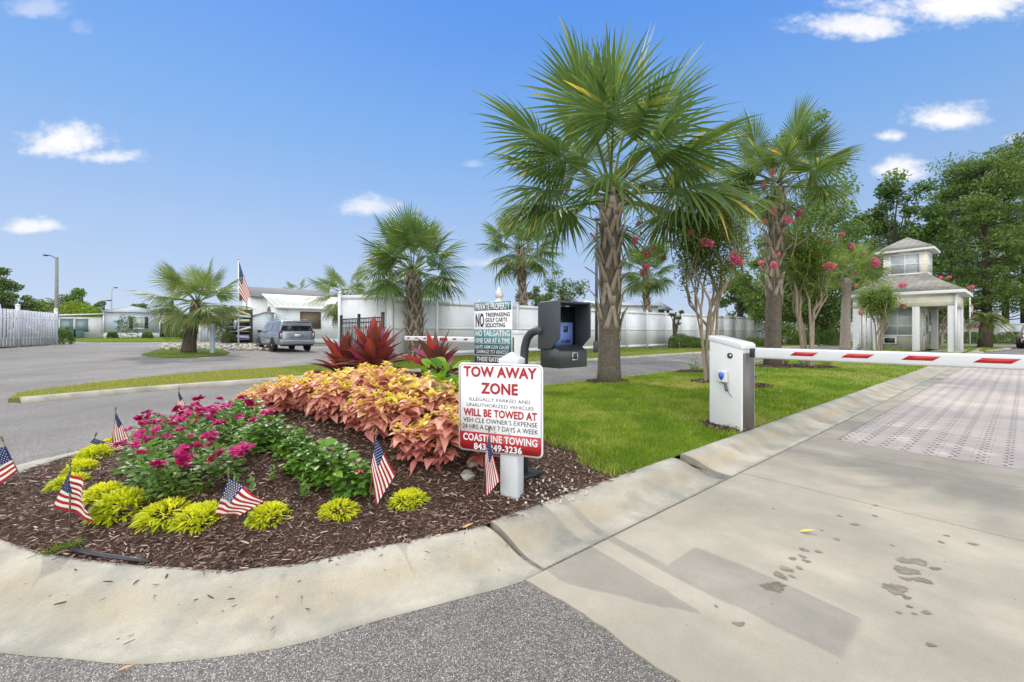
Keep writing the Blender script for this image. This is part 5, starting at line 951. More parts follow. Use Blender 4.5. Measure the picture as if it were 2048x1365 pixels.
# board fence, far side of the road
t = thing('board_fence', 'white shadowbox board fence at the edge of the road', 'fence'); a, b = np.array([-26.2, 24.6]), np.array([-20.2, 14.2]); L = np.linalg.norm(b-a); d = (b-a)/L; nn = np.array([-d[1], d[0]]); rz = math.atan2(d[1], d[0]); mb = MB(); n = int(L/.155)
for i in range(n):
    p = a+d*(i+.5)*L/n+nn*(.035 if i % 2 else -.035); z = gz(p[0]); mb.box((p[0], p[1], z+.93), (.145, .022, 1.76), rz)
for zz in (.45, 1.45):
    p = (a+b)/2; mb.box((p[0], p[1], .42+zz), (L, .045, .09), rz)
mb.build('boards', plain('painted fence boards', (.54, .555, .59), .6, amt=.1, scale=3), t)
for q in (.02, .38, .74, .99):
    p = a+d*q*L; mb = MB(); mb.box((p[0], p[1], gz(p[0])+1.0), (.13, .13, 2.0), rz); mb.lathe([(.1, 0), (.1, .04), (.02, .1)], 4, sq=True, M=Mt(p[0], p[1], gz(p[0])+2.0)); mb.build('post', plain('painted fence boards', (.54, .555, .59), .6), t)
# black iron gate
t = thing('iron_gate', 'black iron picket gate standing open before the white fence corner', 'gate'); A0, B0 = np.array([-6.95, 17.35]), np.array([-4.42, 14.6]); d = (B0-A0)/np.linalg.norm(B0-A0); L = np.linalg.norm(B0-A0); rz = math.atan2(d[1], d[0]); mb = MB()
for zz in (.2, 1.45, 1.6): p = (A0+B0)/2; mb.box((p[0], p[1], .1+zz), (L, .03, .04), rz)
mb.build('rails', BLACKM, t); mb = MB(); n = 26
for i in range(1, n):
    p = A0+d*L*i/n; mb.box((p[0], p[1], .92), (.022, .022, 1.55), rz)
mb.build('pickets', BLACKM, t)
for q in (0, .47, 1): p = A0+d*L*q; mb = MB(); mb.box((p[0], p[1], .95), (.085, .085, 1.75), rz); mb.lathe([(.07, 0), (.07, .03), (.01, .06)], 4, sq=True, M=Mt(p[0], p[1], 1.825)@Matrix.Rotation(rz, 4, 'Z')); mb.build('post', BLACKM, t)
# blue-grey mobile home
hc = np.array([-43.6, 49.0]); ha = math.atan2(hc[0], hc[1]); HB_ = siding_mat('blue grey siding', (.42, .47, .54), .2); WS = siding_mat('white siding', (.66, .68, .70), .2); RFG = plain('grey roof', (.33, .34, .36), .7, amt=.1)
mh = thing('mobile_home', 'blue grey mobile home with black shutters and a white skirt', 'mobile home', (hc[0], hc[1], .4), -ha)
wd = 4.75; mb = MB(); mb.box((0, 6.5, 1.85), (wd, 13, 2.35)); mb.build('wall', HB_, mh); mb = MB(); mb.box((0, 6.5, .33), (wd+.06, 13.05, .68)); mb.build('skirt', WHITE, mh)
mb = MB(); mb.prism([(-wd/2-.2, 3.03), (wd/2+.2, 3.03), (wd/2+.2, 3.13), (0, 3.78), (-wd/2-.2, 3.13)], -.25, 13.3, 'y'); mb.build('roof', RFG, mh); mb = MB(); mb.prism([(-wd/2, 3.03), (wd/2, 3.03), (0, 3.66)], -.27, -.24, 'y'); mb.build('gable', HB_, mh)
for x in (-wd/2-.03, wd/2+.03): mb = MB(); mb.box((x, -.02, 1.85), (.12, .1, 2.4)); mb.build('corner_board', TRIM, mh)
window(mh, (.55, -.01, 1.85), .85, 1.25, '-y', 1, 2, plain('pale blind', (.35, .40, .36), .3))
for x in (-.1, 1.2): mb = MB(); mb.box((x, -.03, 1.85), (.36, .05, 1.32)); mb.build('shutter', BLACKM, mh)
mb = MB(); k = np.array([(-1.2+.42*math.cos(a), 2.0+.16*math.sin(a)) for a in np.linspace(0, 6.28, 20)[:-1]]); mb.prism([tuple(q) for q in k], -.02, -.05, 'y'); mb.box((-1.2, -.035, 1.62), (.04, .03, .6)); mb.build('palm_ornament', plain('turquoise metal', (.12, .36, .36), .4), mh)
mb = MB(); mb.box((-4.5, 1.6, 1.2), (4.2, 3.0, 2.4)); an = mb.build('annex', WS, mh); mb = MB(); mb.prism([(-6.8, 2.42), (-2.4, 2.72), (-2.4, 2.85), (-6.8, 2.55)], -.2, 3.3, 'y'); mb.build('annex_roof', TRIM, an)
window(mh, (-5.25, .09, 1.45), 1.0, 1.45, '-y', 1, 1, plain('screen glass', (.16, .22, .22), .2)); window(mh, (-4.1, .09, 1.45), 1.0, 1.45, '-y', 1, 1, plain('screen glass', (.16, .22, .22), .2))
def mhp(x, y, z=0): c, s = math.cos(-ha), math.sin(-ha); return (hc[0]+x*c-y*s, hc[1]+x*s+y*c, gz(hc[0])+z)
BINM = plain('teal plastic', (.025, .10, .10), .5)
for i, (x, m, lab) in enumerate(((-4.2, BINM, 'teal wheeled bin nearest the annex corner'), (-4.95, BINM, 'second teal wheeled bin from the annex corner'), (-5.7, BINM, 'teal wheeled bin nearest the dark bush'))):
    t = thing('wheeled_bin', lab, 'bin', mhp(x, -.7), -ha, 'bins before the annex'); mb = MB(); mb.prism([(-.26, .05), (.26, .05), (.31, .95), (-.31, .95)], -.3, .3, 'y'); mb.build('bin_body', m, t, bevel=.02); mb = MB(); mb.box((0, 0, 1.0), (.68, .7, .08)); mb.build('lid', m, t, bevel=.02)
    for s in (-.25, .25): mb = MB(); mb.lathe([(.1, -.03), (.1, .03)], 12, M=Mt(s, .28, .1)@Matrix.Rotation(R(90), 4, 'Y')); mb.build('wheel', BLACKM, t)
# siding house beyond the parked suv
C0 = np.array([-19.6, 35.6]); ho = thing('siding_house', 'pale siding house with a white metal porch roof and brown shuttered windows', 'house', (C0[0], C0[1], .2), R(90)-A)
# local x = along the fence direction (front face), local +y = back (-RR)
PS = siding_mat('pale blue siding', (.60, .66, .67), .2); mb = MB(); mb.prism([(0, -.1), (6.2, -.1), (6.2, 4.6), (0, 3.05)], 0, 13, 'x'); mb.build('porch_wall', PS, ho)
mb = MB(); mb.prism([(-.35, 3.02), (6.3, 4.72), (6.3, 4.82), (-.35, 3.14)], -.3, 13.3, 'x'); mb.build('porch_roof', rib_mat('white metal roof', (.50, .50, .47), 0, .42, .5), ho); mb = MB(); mb.box((6.5, -.36, 3.05), (13.6, .06, .2)); mb.build('fascia', TRIM, ho)
mb = MB(); mb.prism([(4.6, -.1), (10.4, -.1), (10.4, 4.2), (7.5, 5.15), (4.6, 4.2)], -1.2, 13, 'x'); mb.build('main_wall', WS, ho); mb = MB(); mb.prism([(4.2, 4.12), (7.5, 5.2), (10.8, 4.12), (10.8, 4.22), (7.5, 5.32), (4.2, 4.22)], -1.5, 13.3, 'x'); mb.build('main_roof', plain('dark shingle', (.15, .15, .155), .9, amt=.2), ho)
BRW = rib_mat('brown boards', (.16, .115, .075), 2, .12, .6)
window(ho, (2.6, 0, 2.0), 1.5, 1.3, '-y', 1, 1, BRW, name='boarded_window', fm=plain('brown frame', (.10, .075, .05), .6)); window(ho, (7.4, 0, 1.6), 1.5, 1.6, '-y', 1, 1, BRW, name='boarded_window', fm=plain('brown frame', (.10, .075, .05), .6))
for y, z, w, h in ((6.9, 3.45, .6, .85), (6.0, 2.1, .5, .8)): window(ho, (-1.2, y, z), w, h, '-x', 1, 1, GLASS)
mb = MB(); mb.tube([(-.03, 3.0+.42*math.cos(a), 2.35+.78*math.sin(a)) for a in np.linspace(0, 6.28, 20)], .13, 6); mb.build('wreath', plain('dried wreath', (.19, .13, .08), .9, amt=.5, scale=30), ho)
mb = MB(); mb.box((6.5, -.02, .1), (13.05, .06, .5)); mb.build('skirt', plain('dull skirt', (.40, .42, .42), .7), ho)
# lean-to shed, long grey roof and corrugated fence behind the flagpole
sh = thing('shed', 'low pale shed with a slanting top beside the parked suv', 'shed', (*at(514, 692, 33.5)[:2], gz(at(514, 692, 33.5).x)), R(14)); mb = MB(); mb.prism([(-.62, -.1), (.62, -.1), (.62, 2.35), (-.62, 1.95)], -.1, 2.2, 'y'); mb.build('wall', siding_mat('shed siding', (.52, .58, .60), .2), sh); mb = MB(); mb.prism([(-.72, 1.93), (.7, 2.38), (.7, 2.45), (-.72, 2.0)], -.2, 2.3, 'y'); mb.build('roof', RFG, sh)
lr = thing('long_building', 'long low building with a grey metal roof beyond the flagpole', 'building', (-31.5, 52, .4), R(35)); mb = MB(); mb.box((0, 0, 1.2), (12, 5, 2.6)); mb.build('wall', WS, lr); mb = MB(); mb.prism([(-2.9, 2.5), (2.9, 2.5), (0, 3.6)], -6.3, 6.3, 'x'); mb.build('roof', rib_mat('grey ribbed roof', (.42, .42, .42), 0, .5), lr)
t = thing('corrugated_fence', 'pale corrugated fence behind the leaning palm', 'fence'); a, b = np.array(at(398, 690, 33)[:2]), np.array(at(462, 690, 34.5)[:2]); d = b-a; L = np.linalg.norm(d); d /= L; rz = math.atan2(d[1], d[0]); mb = MB()
for i in range(int(L/.2)): p = a+d*(i+.5)*.2; mb.box((p[0], p[1]+(.02 if i % 2 else 0), gz(p[0])+1.05), (.19, .03, 2.1), rz)
mb.build('boards', plain('pale metal sheet', (.58, .62, .66), .5), t); mb = MB(); p = (a+b)/2; mb.box((p[0], p[1], gz(p[0])+2.12), (L, .1, .07), rz); mb.build('rail', TRIM, t)
# board rack
p = at(479, 693, 32); rk = thing('board_rack', 'tall dark rack loaded with boards and paddles by the shed', 'rack', (p.x, p.y, gz(p.x)), R(20)); mb = MB()
for x in (-.75, .75): mb.box((x, 0, 1.25), (.14, .5, 2.5))
mb.box((0, .22, 1.25), (1.5, .04, 2.5)); mb.build('rack_frame', plain('dark timber', (.025, .025, .025), .7), rk)
for i, z in enumerate((.25, .55, .85, 1.2, 1.55, 1.9, 2.2)): mb = MB(); mb.box((0, -.22, z), (1.36, .05, .06)); mb.build('shelf_bar', plain('grey bar', (.35, .35, .37), .5), rk)
for i, (x, z, L, tl, m, lab) in enumerate(((.15, 2.33, 1.5, -.45, (.55, .42, .08), 'yellow paddle board sticking out of the top of the rack'), (0, 2.02, 1.7, -.12, (.35, .46, .58), 'pale blue board on the rack'), (.3, 1.66, .9, 0, (.50, .48, .26), 'straw coloured board in the middle of the rack'), (.35, 1.02, 1.0, .3, (.48, .45, .36), 'tan board slanting low in the rack'), (-.2, 1.35, .7, 1.5, (.35, .28, .22), 'short brown plank standing in the rack'), (.1, .42, 1.3, -.05, (.30, .30, .45), 'dull purple board at the bottom of the rack'))):
    b_ = MB(); b_.prism([(-L/2, 0), (-L*.42, .075), (L*.42, .085), (L/2, 0), (L*.42, -.085), (-L*.42, -.075)], -.06, 0, 'y'); o = b_.build('board', plain('board paint %s' % m[0], m, .4)); cr, sr = math.cos(R(20)), math.sin(R(20)); q = rk.location; yy = -.29; o.location = (q.x+x*cr-yy*sr, q.y+x*sr+yy*cr, q.z+z); o.rotation_euler = (0, -tl, R(20)); tag(o, lab, 'board', 'boards on the rack')
# rubble edging
rg = np.random.default_rng(77); mb = MB(); P = [tuple(G(rg.uniform(325, 540), 702-11*rg.uniform(0, 1)+0)) for _ in range(230)]
for x, y, z in P:
    s = rg.uniform(.06, .17); c = np.array([(i, j, k) for i in (-1, 1) for j in (-1, 1) for k in (-1, 1)])*s*rg.uniform(.35, .75, (8, 3)); mb.add(c+np.array([x, y, z+.07]), np.array([(0, 1, 3, 2), (4, 6, 7, 5), (0, 4, 5, 1), (2, 3, 7, 6), (0, 2, 6, 4), (1, 5, 7, 3)]))
o = mb.build('rubble', plain('pale rubble', (.46, .42, .35), .9, amt=.3)); kind(o, 'stuff'); o['label'] = 'pale broken stones piled round the leaning palm'; o['category'] = 'stones'
# posts, poles, lamps
p = G(425, 708); t = tag(MB().box((0, 0, .75), (.17, .17, 1.6)).build('marker_post', plain('pale blue post', (.42, .50, .58), .5), bevel=.01), 'pale blue square post on the small grass island', 'post'); t.location = p
p = at(113, 685, 30); lp = thing('street_lamp', 'grey wooden pole with a small arm lamp at the end of the board fence', 'street lamp', (p.x, p.y, gz(p.x))); mb = MB(); mb.tube([(0, 0, -.1), (0, 0, 3), (.02, 0, 6.0)], [.11, .10, .085], 10); mb.build('pole', plain('grey pole', (.20, .19, .17), .8), lp); mb = MB(); mb.tube([(0, 0, 5.9), (-.2, -.1, 6.05), (-.42, -.2, 6.12)], .03, 6); mb.build('arm', DKGREY, lp); mb = MB(); mb.lathe([(.04, .05), (.14, .02), (.15, -.03), (.05, -.07)], 10, M=Mt(-.5, -.24, 6.1)); mb.build('lamp_head', DKGREY, lp)
for lab, px, py, Y, h in (('thin bent lamp post far behind the blue home', 223, 676, 75, 9.0), ('short dark pole with a lamp behind the blue home roof', 208, 676, 62, 5.8)):
    p = at(px, py, Y); lp = thing('street_lamp', lab, 'street lamp', (p.x, p.y, 0)); mb = MB(); mb.tube([(0, 0, 0), (0, 0, h*.9), (.15, 0, h*.98), (.6, 0, h)], [.1, .08, .06, .05], 8); mb.build('pole', plain('pale grey pole', (.45, .45, .46), .5) if Y > 70 else DKGREY, lp); mb = MB(); mb.box((.75, 0, h-.05), (.5, .3, .18)); mb.build('lamp_head', DKGREY, lp, bevel=.04)
p = Vector((*G(1193, 708)[:2], .08)); lp = thing('dark_lamp_pole', 'slim dark pole with a box at its foot behind the tallest palm', 'pole', p); mb = MB(); mb.tube([(0, 0, 0), (0, 0, 7.2)], [.085, .07], 10); mb.build('pole', DKGREY, lp, True); mb = MB(); mb.box((0, -.05, .3), (.32, .3, .6)); mb.build('foot_box', DKGREY, lp, bevel=.01); mb = MB(); mb.box((.15, 0, 7.25), (.6, .25, .12)); mb.build('lamp_head', DKGREY, lp)
p = at(477, 690, 31); fp_ = thing('flagpole', 'white flagpole with a large hanging stars and stripes flag by the rack', 'flagpole', (p.x, p.y, gz(p.x))); top = at(477, 521, 31).z-fp_.location.z; mb = MB(); mb.tube([(0, 0, 0), (0, 0, top)], [.055, .035], 10); mb.build('pole', WHITE, fp_, True); mb = MB(); mb.lathe([(.01, 0), (.06, .05), (.06, .07), (.01, .12)], 10, M=Mt(0, 0, top)); mb.build('finial', plain('ball gold', (.4, .3, .1), .3, .8), fp_)
o = Vector(fp_.location); cloth(*[at(*q, 31)-o+Vector((0, e, 0)) for q, e in (((478, 523), 0), ((475, 585), 0), ((497, 590), .25), ((490, 607), .1))], fp_, .05, 2)
p = at(1940, 690, 40); fp2 = thing('flagpole', 'flagpole with a drooping striped flag beside the gatehouse corner', 'flagpole', (p.x, p.y, 0)); mb = MB(); mb.tube([(0, 0, 0), (0, 0, at(1940, 583, 40).z)], .05, 8); mb.build('pole', WHITE, fp2, True); o = Vector(fp2.location); cloth(*[at(*q, 40)-o for q in ((1941, 604), (1941, 622), (1947, 614), (1945, 630))], fp2, .02, 3)
p = G(381, 745); mb = MB()
dr = thing('storm_drain', 'slotted steel storm drain cover set in the road', 'drain', (p.x, p.y, p.z+.004), R(12)); mb.box((0, 0, .003), (.62, .34, .006)); mb.build('drain_frame', plain('drain steel', (.30, .29, .27), .6), dr); mb = MB()
for i in range(9): mb.prism([(-.27+i*.06, -.13), (-.245+i*.06, -.13), (-.225+i*.06, .13), (-.25+i*.06, .13)], .0065, .0085, 'z')
mb.build('slots', BLACKM, dr)
# fallen leaves
def fallen(px, py, L, m, lab, rz, isl_=False):
    g0 = G(px, py, isl=isl_) if not isl_ else G(px, py, isl=True); V, Fc, idx, ts = leaves([(0, 0, 0)], [0], [.12], L, L*.34, -.1, .5, 0, prof=(.05, .6, 1, .8, .45, .03)); mb = MB(); mb.add(V, Fc); o = mb.build('fallen_leaf', m, None, True); o.location = (g0.x, g0.y, g0.z+.012); o.rotation_euler = (0, 0, rz); tag(o, lab, 'leaf')
fallen(1598, 1068, .085, plain('yellow leaf', (.62, .42, .07), .6), 'yellow fallen leaf lying on the pale concrete', -.2); fallen(232, 1350, .055, plain('tan leaf', (.42, .24, .09), .6), 'tan fallen leaf on the asphalt by the rounded kerb', .3); fallen(925, 1061, .07, plain('tan leaf', (.42, .24, .09), .6), 'curled brown leaf at the edge of the mulch near the kerb joint', .5, True); fallen(380, 1212, .04, plain('dark leaf', (.05, .045, .04), .7), 'small dark leaf lying on the rounded kerb', 1.0)
# ---------------------------------------------------------------- vehicles
def wheel_me():
    a = MB(); a.lathe([(.20, -.12), (.34, -.13), (.385, -.10), (.395, 0), (.385, .10), (.34, .13), (.20, .12)], 28, M=Matrix.Rotation(R(90), 4, 'X')); ty = a.data('tyre', plain('tyre rubber', (.018, .018, .018), .85), True)
    a = MB(); a.lathe([(.255, -.115), (.27, -.08), (.27, .1), (.1, .1)], 24, M=Matrix.Rotation(R(90), 4, 'X'))
    for k in range(6): a.box((0, -.10, .14), (.07, .03, .22), M=Matrix.Rotation(k*math.pi/3, 4, 'Y')); a.box((0, .10, .14), (.07, .03, .22), M=Matrix.Rotation(k*math.pi/3, 4, 'Y'))
    a.lathe([(.06, -.13), (.06, .13)], 12, M=Matrix.Rotation(R(90), 4, 'X')); return ty, a.data('rim', plain('alloy rim', (.55, .56, .57), .3, .7))
TY, RIM = wheel_me()
def suv(label, loc, rz, paint, L=5.2, Wd=2.04, Hh=1.89, plate=True, dark_low=None):
    """local +x = forwards; body lofted from cross-sections along x"""
    t = thing('parked_car', label, 'car', loc, rz); hw = Wd/2; s = Hh/1.89
    def loft(secs, prof, name, m, bev=.0):
        mb = MB(); n = len(prof(secs[0])); V = [(x[0], y, z) for x in secs for y, z in prof(x)]; Fc = [[i*n+j, i*n+(j+1) % n, (i+1)*n+(j+1) % n, (i+1)*n+j] for i in range(len(secs)-1) for j in range(n)]+[list(range(n))[::-1], list(range((len(secs)-1)*n, len(secs)*n))]
        mb.add(V, Fc); return mb.build(name, m, t, False, bev, 3)
    # (x, half width, bottom, belt height)
    secs = [(-L/2, hw*.90, .48, 1.16), (-L/2+.05, hw*.97, .44, 1.2), (-L/2+.6, hw, .40, 1.2), (-.6, hw, .36, 1.18), (.9, hw, .36, 1.16), (L/2-.7, hw*.98, .38, 1.13), (L/2-.25, hw*.94, .40, 1.05), (L/2, hw*.80, .46, .85)]
    body = loft([(x, w, b*s, h*s) for x, w, b, h in secs], lambda q: [(-q[1]*.95, q[2]), (-q[1], q[2]+.16), (-q[1]*1.0, q[2]+(q[3]-q[2])*.7), (-q[1]*.955, q[3]), (q[1]*.955, q[3]), (q[1]*1.0, q[2]+(q[3]-q[2])*.7), (q[1], q[2]+.16), (q[1]*.95, q[2])], 'body', paint, .03)
    gs = [(-L/2+.06, hw*.93, hw*.78, 1.18, 1.72), (-L/2+.3, hw*.94, hw*.80, 1.18, 1.83), (-.4, hw*.94, hw*.80, 1.16, 1.86), (.35, hw*.94, hw*.79, 1.14, 1.82), (.75, hw*.94, hw*.77, 1.13, 1.70), (1.55, hw*.93, hw*.88, 1.11, 1.16)]
    loft([(x, w, w2, b*s, h*s) for x, w, w2, b, h in gs], lambda q: [(-q[1], q[3]), (-q[2], q[4]), (q[2], q[4]), (q[1], q[3])], 'cabin', paint, .04)
    GL = glassm('car glass', (.012, .016, .022), .04, .9); SG = glassm('car side glass', (.16, .18, .20), .05, 1.0)
    def q4(name, P, m, par=t): mb = MB(); mb.add(P, [[0, 1, 2, 3], [3, 2, 1, 0]] if False else [[0, 1, 2, 3]]); return mb.build(name, m, par)
    xr = -L/2+.055; q4('rear_window', [(xr-.012, hw*.86, 1.24*s), (xr-.012, -hw*.86, 1.24*s), (xr+.012, -hw*.735, 1.66*s), (xr+.012, hw*.735, 1.66*s)], GL); q4('windscreen', [(1.50, -hw*.86, 1.21*s), (1.50, hw*.86, 1.21*s), (.83, hw*.73, 1.70*s), (.83, -hw*.73, 1.70*s)], GL)
    for sg in (-1, 1):
        def side(x0, x1, x2, x3, nm='side_window', m=SG):
            P = []
            for x, z in ((x0, 1.25), (x1, 1.25), (x2, 1.72), (x3, 1.72)):
                w, w2 = np.interp(x, [g[0] for g in gs], [g[1] for g in gs]), np.interp(x, [g[0] for g in gs], [g[2] for g in gs]); b, h = np.interp(x, [g[0] for g in gs], [g[3] for g in gs]), np.interp(x, [g[0] for g in gs], [g[4] for g in gs]); f = (z-b)/(h-b); P.append((x, sg*(w+(w2-w)*min(f, .93)+.012), z*s if f < .93 else (b+(h-b)*.93)*s))
            q4(nm, P[::sg], m)
        side(-L/2+.42, -1.1, -1.12, -L/2+.52); side(-1.0, -.05, -.05, -1.02); side(.05, 1.15, .55, .05)
        mb = MB(); mb.box((-L/2+.015, sg*hw*.885, 1.0*s), (.10, .17, .42*s)); tl = mb.build('tail_light', plain('tail lamp', (.16, .012, .015), .2), t, bevel=.015); mb = MB(); mb.box((-L/2-.037, sg*hw*.875, .98*s), (.012, .07, .24*s)); mb.build('lens', plain('clear lens', (.6, .6, .62), .2), tl)
        mb = MB(); mb.box((.98, sg*(hw+.10), 1.22*s), (.14, .2, .17)); mb.build('mirror', BLACKM, t, bevel=.03); mb = MB(); mb.tube([(-2.0, sg*hw*.68, 1.90*s), (-1.9, sg*hw*.68, 1.945*s), (.1, sg*hw*.68, 1.93*s), (.25, sg*hw*.68, 1.87*s)], .018, 6); mb.build('roof_rail', plain('chrome', (.6, .6, .6), .2, .9), t)
        for x in (-.85, .25): mb = MB(); mb.box((x, sg*(hw+.012), 1.06*s), (.2, .02, .035)); mb.build('door_handle', plain('chrome', (.6, .6, .6), .2, .9), t)
        mb = MB(); mb.box((-.05, sg*(hw+.008), .62*s), (2.2, .02, .035)); mb.build('side_trim', plain('chrome', (.6, .6, .6), .2, .9), t); mb = MB(); mb.box((0, sg*(hw-.02), .40*s), (2.0, .16, .05)); mb.build('running_board', BLACKM, t)
        for x in (-1.42, 1.48):
            mb = MB(); mb.lathe([(.47, -.02), (.47, .012), (.02, .014)], 26, M=Mt(x, sg*(hw+.002), .42)@Matrix.Rotation(R(-90*sg), 4, 'X')); mb.build('wheel_arch', BLACKM, t)
            w = bpy.data.objects.new('wheel', None); COL.objects.link(w); w.parent = t; w.location = (x, sg*(hw-.08), .395); link('tyre', TY, w); link('rim', RIM, w)
    mb = MB(); mb.box((-L/2-.03, 0, .56*s), (.2, Wd*.93, .26*s)); mb.build('rear_bumper', dark_low or paint, t, bevel=.05, seg=3); mb = MB(); mb.box((-L/2+.05, 0, .42*s), (.3, Wd*.86, .16)); mb.build('bumper_skirt', BLACKM, t, bevel=.03)
    mb = MB(); mb.box((-L/2-.004, 0, .97*s), (.03, .72, .24*s)); rc = mb.build('plate_recess', plain('chrome bar', (.30, .31, .33), .3, .6), t, bevel=.01); mb = MB(); mb.box((-L/2-.022, 0, .96*s), (.012, .34, .17)); mb.build('licence_plate', SIGNW, rc)
    mb = MB(); mb.box((-L/2+.14, 0, 1.79*s), (.22, Wd*.74, .04)); mb.build('spoiler', paint, t, bevel=.012); return t
def paint(name, col, met=.5, rough=.22):
    m, nt, N, bs, L = new_mat(name); bs.inputs['Base Color'].default_value = c4(col); bs.inputs['Metallic'].default_value = met; bs.inputs['Roughness'].default_value = rough; bs.inputs['Coat Weight'].default_value = .6; bs.inputs['Coat Roughness'].default_value = .05; return m
hd = np.array([-.70, .714]); rw = np.array([-14.2, 25.4]); ctr = rw+hd*1.42+np.array([.714, .70])*.95
suv('large slate blue suv parked tail toward the lane by the siding house', (ctr[0], ctr[1], gz(ctr[0])-.01), math.atan2(hd[1], hd[0]), paint('slate metallic', (.26, .29, .335), .45, .25))
p = at(2062, 698, 29); suv('white car standing on the drive at the far edge beyond the gatehouse', (p.x+3.0, 31.0, .0), math.atan2(D[1], D[0])+.05, paint('white car paint', (.75, .75, .74), 0, .25), dark_low=BLACKM, Hh=1.72, Wd=1.9, L=4.7)
p = at(341, 681, 56); suv('dark car parked in the shade beside the blue home', (p.x, p.y, .4), R(120), paint('dark car paint', (.03, .03, .035), .3, .3))
# ---------------------------------------------------------------- trees
LV = {'oak': leafm('oak leaves', [(0, (.042, .086, .017)), (.5, (.085, .15, .027)), (1, (.155, .22, .042))], .35, .5, 1.6, rnd=.25), 'pine': leafm('pine needles', [(0, (.042, .086, .019)), (.5, (.088, .15, .028)), (1, (.18, .25, .038))], .25, .55, 1.5, rnd=.2), 'lime': leafm('yellow green leaves', [(0, (.09, .15, .01)), (.5, (.17, .25, .015)), (1, (.27, .34, .03))], .4, .5, 1.5), 'pale': leafm('pale grey green leaves', [(0, (.05, .085, .025)), (.5, (.085, .13, .04)), (1, (.14, .19, .06))], .35, .5, 1.5, rnd=.2)}
TRK = trunk_mat('dark bark', (.035, .028, .022), (.10, .085, .07), stretch=(4, 4, 1))
def tree(label, base, hgt, rx, nclump, nleaf, leaf, seed, mat='oak', trunk_r=.2, low=.25, group='broadleaf trees behind the fence', sq=.7, cl=(.22, .4), name='broadleaf_tree', ry=None):
    rng = np.random.default_rng(seed); b = Vector(base); t = thing(name, label, 'tree', b, 0, group); cc = np.array([0, 0, hgt*(low+1)/2]); rz_ = hgt*(1-low)/2; mb = MB(); P = [np.array([0, 0, -.1]), np.array([rng.normal()*.1, 0, hgt*.3]), np.array([rng.normal()*.2, rng.normal()*.2, hgt*.6]), np.array([0, 0, hgt*.85])]; mb.tube(catmull(P, 4), np.linspace(trunk_r, trunk_r*.25, 13), 8)
    V_, va = [], []
    for i in range(nclump):
        d = ball(1, rng, .33)[0]; c = cc+d*np.array([rx, ry or rx, rz_]); r = rng.uniform(*cl)*rx; st = np.array([0, 0, max(hgt*low*.7, c[2]*.62)]); mb.tube([st, (st+c)/2+rng.normal(size=3)*.1*rx+np.array([0, 0, -.05*rx]), c], [trunk_r*.3, trunk_r*.18, trunk_r*.06], 5, cap=False)
        n = nleaf//nclump; q = c+ball(n, rng, .55)*np.array([r, r, r*sq]); V_.append(q); va.append(np.clip(rng.normal(.5+.12*rng.normal(), .2, n), 0, 1))
    P = np.concatenate(V_); V, Fc = diamonds(P, leaf, rng, .1); mb2 = MB(); mb2.add(V, Fc, 0, np.repeat(np.concatenate(va), 4)); mb.build('trunk', TRK, t, True); mb2.build('crown', LV[mat], t); return t
def tp_(px, Y): return ((px-CX)/F*Y, Y, 0)
def hz_(py, Y): return H-(py-HY)/F*Y
for i, (lab, px, Y, top, w, nc, nl, lf, mat, low) in enumerate((
    ('dark broadleaf tree filling the gap between the second palm and the gatehouse', 1655, 40, 415, 100, 46, 20000, .30, 'oak', .06), ('broadleaf tree behind the tall booted palm trunk', 1560, 37, 462, 70, 34, 13000, .28, 'oak', .06), ('sparse broadleaf tree rising behind the second palm crown', 1620, 46, 232, 70, 20, 2600, .34, 'oak', .45), ('rounded dark tree low behind the fence end', 1480, 45, 560, 52, 20, 7000, .28, 'oak', .03), ('ragged vine covered tree left of the pines, above the cupola', 1795, 48, 352, 66, 40, 12000, .36, 'oak', .15), ('bushy tree just behind the cupola', 1745, 55, 430, 66, 32, 11000, .36, 'oak', .05), ('low dense tree at the foot of the dark pair', 1600, 50, 520, 85, 34, 13000, .34, 'oak', .03), ('dense tree behind the gatehouse roof', 1850, 60, 480, 60, 24, 5000, .4, 'oak', .05),
    ('open branched tree over the fence left of the dark pole', 1128, 55, 545, 45, 22, 2600, .30, 'pale', .3), ('rounded pale tree beside the slim palm, over the fence', 1068, 48, 562, 38, 16, 2600, .28, 'pale', .2), ('small tree top over the fence right of the tallest palm', 1248, 60, 590, 22, 8, 1200, .28, 'oak', .3), ('thin young tree poking over the fence by the fan palm', 1352, 30, 615, 12, 6, 320, .2, 'pale', .5),
    ('large pale tree at the edge beyond the board fence', 8, 46, 538, 42, 22, 3600, .32, 'pale', .2), ('dark tree mass behind the lamp pole', 85, 70, 588, 52, 22, 4500, .4, 'oak', .05), ('dark rounded tree behind the lime bush', 165, 75, 582, 34, 16, 3500, .4, 'oak', .05), ('low tree left of the dark mass behind the board fence', 40, 62, 592, 40, 16, 3000, .36, 'oak', .05), ('small tree between the two far lamps', 205, 90, 606, 24, 8, 1500, .4, 'oak', .05),
    ('leafy tree in the shade right of the blue home', 335, 60, 615, 34, 14, 2600, .34, 'pale', .05), ('bushy green tree behind the leaning palm trunk', 368, 42, 630, 26, 14, 2600, .24, 'pale', .05), ('far tree showing over the long grey roof', 270, 95, 606, 30, 8, 1300, .4, 'oak', .05), ('low hazy trees far over the blue home roof', 300, 120, 612, 40, 10, 1500, .5, 'pale', .0))):
    rx = w/F*Y; tree(lab, tp_(px, Y), hz_(top, Y)/.96, rx, nc, nl, lf, 500+i, mat, .22 if Y < 60 else .3, low, 'trees beyond the fences', .75, (.3, .5) if i in (0, 1, 3, 5, 6, 7) else (.22, .4))
